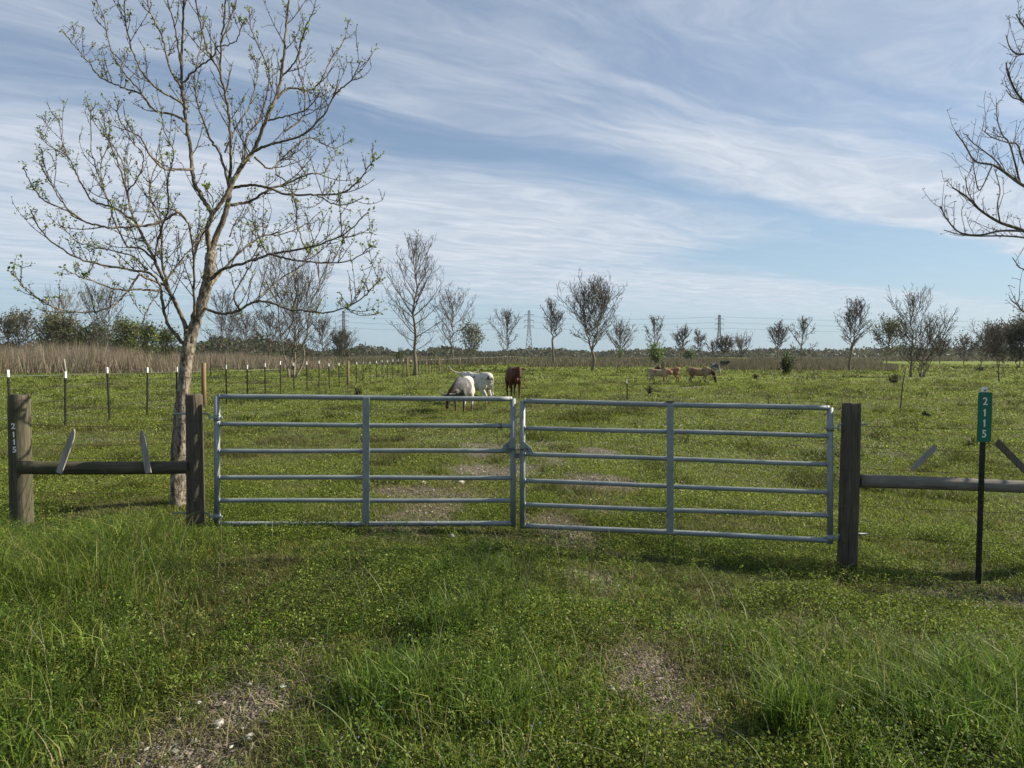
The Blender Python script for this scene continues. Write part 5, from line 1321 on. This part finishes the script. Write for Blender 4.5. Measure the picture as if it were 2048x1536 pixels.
def cow(label, loc, heading, sc_, hide, poll, muzzle, horns=None, leglift=(0, 0, 0, 0), lean=0, calf=False, ears='side', name='cow', cat='cow', group=None, tail=True, neck_mid=None, earhide=None):
    """x forward, withers about 1.25 high at scale 1; leglift = forward swing of each foot (fl, fr, hl, hr)"""
    root = empty(name, loc, label, cat, group, heading); root.scale = (sc_,)*3
    g = .82 if calf else 1.0            # girth
    parts = []
    parts.append(ellip([(-.80, 0, .98), (-.70, 0, .99), (-.52, 0, .97), (-.25, 0, .90), (.05, 0, .86), (.32, 0, .88), (.52, 0, .92), (.66, 0, .93)],
                       [.10*g, .19*g, .235*g, .265*g, .275*g, .235*g, .18*g, .10*g], [.13, .235, .28*g, .32*g, .34*g, .33*g, .27, .16]))
    parts.append(ellip([(.30, 0, 1.10), (.44, 0, 1.13), (.58, 0, 1.08)], [.08, .10, .08], [.12, .13, .12], 10, 12))     # withers
    parts.append(ellip([(-.66, 0, 1.08), (-.52, 0, 1.13), (-.34, 0, 1.10)], [.09, .14, .10], [.09, .10, .09], 10, 12))  # hip bones
    poll = np.array(poll, float); muzzle = np.array(muzzle, float); hd = (muzzle-poll)/np.linalg.norm(muzzle-poll)
    nm = np.array(neck_mid, float) if neck_mid is not None else (np.array([.60, 0, .98])+poll)/2 + np.array([.03, 0, .03])
    parts.append(ellip([(.45, 0, .95), (.60, 0, .97), nm, poll-hd*.03], [.17*g, .14*g, .095, .075], [.27, .22, .15, .115], 16, 14))
    parts.append(ellip([(.60, 0, .78), (.72, 0, .74), (.70, 0, .66)], [.07, .06, .03], [.12, .09, .04], 8, 10))            # brisket
    L = np.linalg.norm(muzzle-poll)
    parts.append(ellip([poll-hd*.06, poll+hd*.05*L/.45, poll+hd*.18*L/.45, poll+hd*.32*L/.45, poll+hd*.43*L/.45, muzzle], [.06, .095, .088, .062, .06, .045], [.07, .105, .11, .085, .068, .045], 14, 14))
    # head frame
    upv = np.array([0, 0, 1.0]); sv = np.cross(upv, hd); sv /= np.linalg.norm(sv)+1e-9; uh = np.cross(hd, sv)
    for s in (-1, 1):
        a = poll+hd*.03+sv*s*.08; tip = a+sv*s*.20+uh*(-.03)-hd*.02
        parts.append(ellip([a, (a+tip)/2+uh*.01, tip], [.02, .05, .012], [.028, .055, .018], 8, 10))
    if tail:
        parts.append(ellip([(-.78, 0, 1.07), (-.87, 0, 1.0), (-.88, 0, .75), (-.86, 0, .52)], [.035, .028, .022, .02], [.035, .028, .022, .02], 14, 8))
    fl, fr, hl, hr = leglift
    feet = []
    for s, sw in ((1, fl), (-1, fr)):
        parts.append(ellip([(.45, s*.12*g, .86), (.42, s*.165*g, .66), (.41+sw*.25, s*.16, .52), (.41+sw*.55, s*.155, .34), (.40+sw*.75, s*.155, .30), (.40+sw, s*.155, .11), (.42+sw, s*.155, .05)], [.08, .085, .052, .038, .040, .028, .036], [.13, .12, .065, .044, .046, .032, .040], 22, 12)); feet.append((.425+sw, s*.155))
    for s, sw in ((1, hl), (-1, hr)):
        parts.append(ellip([(-.55, s*.11*g, .92), (-.50, s*.16*g, .74), (-.46+sw*.2, s*.165*g, .60), (-.60+sw*.55, s*.15, .42), (-.635+sw*.65, s*.148, .36), (-.60+sw, s*.148, .12), (-.57+sw, s*.148, .05)], [.10, .115, .085, .045, .045, .030, .037], [.19, .20, .13, .062, .058, .034, .042], 24, 12)); feet.append((-.565+sw, s*.148))
    mb = MB()
    for V, q, t in parts:
        mb.add(V, np.array(q)); b0 = mb.n-len(V); mb.Fc.append(np.array(t)+b0); mb.mi.append(np.zeros(len(t))); mb.sm.append(np.full(len(t), True))
    o = mb.build('body', hide)
    rm = o.modifiers.new('fuse', 'REMESH'); rm.mode = 'VOXEL'; rm.voxel_size = .017; sm = o.modifiers.new('soften', 'SMOOTH'); sm.factor = .5; sm.iterations = 4
    bpy.context.view_layer.update()
    me = bpy.data.meshes.new_from_object(o.evaluated_get(bpy.context.evaluated_depsgraph_get())); o.modifiers.clear(); old = o.data; o.data = me; bpy.data.meshes.remove(old)
    me.name = 'body'; me.polygons.foreach_set('use_smooth', np.ones(len(me.polygons), bool)); me.materials.clear(); me.materials.append(hide)
    o.parent = root
    for fx, fy in feet:
        mb = MB(); tubes(mb, [([(fx, fy, -.005), (fx-.005, fy, .05), (fx-.01, fy, .065)], [.044, .040, .03])], 10); mb.build('hoof', HOOF, root)
    for s in (-1, 1):
        mb = MB(); e = poll+hd*.13+sv*s*.084+uh*.035; V, q, t = ellip([e-hd*.014, e, e+hd*.014], [.006, .014, .006], [.006, .014, .006], 6, 8); mb.add(V, np.array(q)); mb.build('eye', EYE, root)
    mb = MB(); V, q, t = ellip([muzzle-hd*.03, muzzle+hd*.004, muzzle+hd*.02], [.05, .048, .02], [.05, .046, .02], 8, 12); mb.add(V, np.array(q)); mb.build('nose', EYE, root)
    if tail:
        mb = MB(); V, q, t = ellip([(-.86, 0, .54), (-.865, 0, .44), (-.86, 0, .33)], [.018, .04, .012], [.018, .04, .012], 10, 10); mb.add(V, np.array(q)); mb.build('tail_tuft', earhide or hide, root)
    if horns:
        for s in (-1, 1):
            out, rise, r = horns; a = poll-hd*.01+sv*s*.055+uh*.05
            q = spline([a, a+sv*s*out*.35+uh*.01-upv*rise*.06, a+sv*s*out*.72+upv*rise*.30, a+sv*s*out+upv*rise], 18)
            mb = MB(); tubes(mb, [(q, np.linspace(r, r*.22, 18))], 10); mb.build('horn', HORN, root)
    return root
def cow_at(px, d): return (P(px, 712, d).x, d, float(ground_z(P(px, 712, d).x, d)))
H_grey = mat_hide('hide_grey_longhorn', (.080, .078, .082), (.22, .205, .19), .54, .68, 3.4, .6, (.10, .04, .022), .30, (.035, .018, .013), .88, (.56, .51, .44))
H_white = mat_hide('hide_white_longhorn', (.56, .53, .46), (.085, .07, .06), .585, .63, 3.8, .8, (.28, .12, .06), .20)
H_brown = mat_hide('hide_red_brown', (.075, .024, .012), (.04, .014, .009), .5, .6, 2.0, 0, (.035, .014, .009), .45)
H_cream = mat_hide('hide_cream_calf', (.34, .26, .175), (.21, .12, .065), .52, .62, 2.0, .4, (.42, .38, .31), .20, (.36, .19, .09), .62)
H_tan = mat_hide('hide_tan', (.23, .135, .072), (.12, .06, .032), .48, .6, 2.2, 0, (.12, .055, .03), .30, (.03, .022, .018), .80)
H_spot = mat_hide('hide_spotted_tan', (.28, .20, .125), (.16, .085, .05), .48, .60, 3.4, .5, (.16, .14, .12), .28, (.06, .022, .016), .80)
H_bw = mat_hide('hide_grey_black', (.30, .29, .28), (.03, .027, .025), .48, .54, 2.4, .3)
H_blk = mat_hide('hide_black_white', (.022, .02, .018), (.5, .49, .47), .60, .64, 2.0, 0)
# grazing longhorn turned toward us, head down on the left
cow('grey speckled longhorn grazing with its dark head down, nearest to the gate', cow_at(926, 22.0), math.radians(-103), .87, H_grey, (.90, -.20, .66), (1.02, -.25, .22), horns=(.36, .12, .030), leglift=(.02, -.04, .05, -.06), neck_mid=(.78, -.10, .84), group='two longhorns grazing behind the left gate leaf')
# white one behind, rump to us, horns raised over the first
cow('white speckled longhorn with long upswept horns, half hidden behind the grey one', cow_at(953, 25.0), math.radians(136), .90, H_white, (.73, -.10, 1.16), (.91, -.28, .90), horns=(.60, .27, .038), leglift=(.05, -.05, -.04, .06), group='two longhorns grazing behind the left gate leaf')
cow('dark red-brown cow facing the gate with one ear out', cow_at(1027, 28.3), math.radians(-80), .95, H_brown, (.86, .06, 1.20), (1.06, .06, .84), leglift=(.03, -.03, .04, -.05), name='cow')
cow('cream and orange calf standing in front of the tan one', cow_at(1318, 42.5), math.radians(-12), .74, H_cream, (.84, .05, 1.02), (1.0, -.22, .80), leglift=(.06, -.04, .05, -.08), calf=True, group='calves in the middle distance')
cow('tan brown calf walking left behind the cream calf', cow_at(1339, 45.5), math.radians(176), .80, H_tan, (.95, -.04, 1.18), (1.16, -.10, .88), leglift=(.10, -.10, .12, -.14), calf=True, group='calves in the middle distance')
cow('spotted tan calf grazing with its dark red head down on the right', cow_at(1399, 42.8), math.radians(-8), .84, H_spot, (1.02, .02, .62), (1.12, -.02, .18), leglift=(.05, -.03, -.04, .08), calf=True, neck_mid=(.90, 0, .86), group='calves in the middle distance')
cow('grey and black cow grazing behind the spotted calf', cow_at(1430, 62.0), math.radians(-78), .78, H_bw, (.98, .02, .60), (1.12, .02, .2), leglift=(.05, -.03, -.04, .08), horns=(.35, .1, .03), neck_mid=(.88, 0, .84))
cow('black cow with a white head patch, farthest away in the brown weeds', cow_at(1449, 90.0), math.radians(-60), .80, H_blk, (.90, 0, 1.2), (1.1, .0, .9), leglift=(0, 0, 0, 0))

# ------------------------------------------------------------------ thin air haze over the far pasture
mb = MB(); mb.box((-1300, -70, -3), (1300, 1150, 75)); hz = mb.build('haze', [])
hm = bpy.data.materials.new('haze'); hm.use_nodes = True; T = NT(hm.node_tree); out = T.node('ShaderNodeOutputMaterial'); pv = T.node('ShaderNodeVolumePrincipled')
pv.inputs['Color'].default_value = (.80, .86, .95, 1); pv.inputs['Density'].default_value = .00008; pv.inputs['Anisotropy'].default_value = .2
T.l.new(pv.outputs[0], out.inputs['Volume']); hz.data.materials.append(hm); tag(hz, kind='stuff'); hz['label'] = 'thin pale haze in the air over the pasture'; hz['category'] = 'haze'
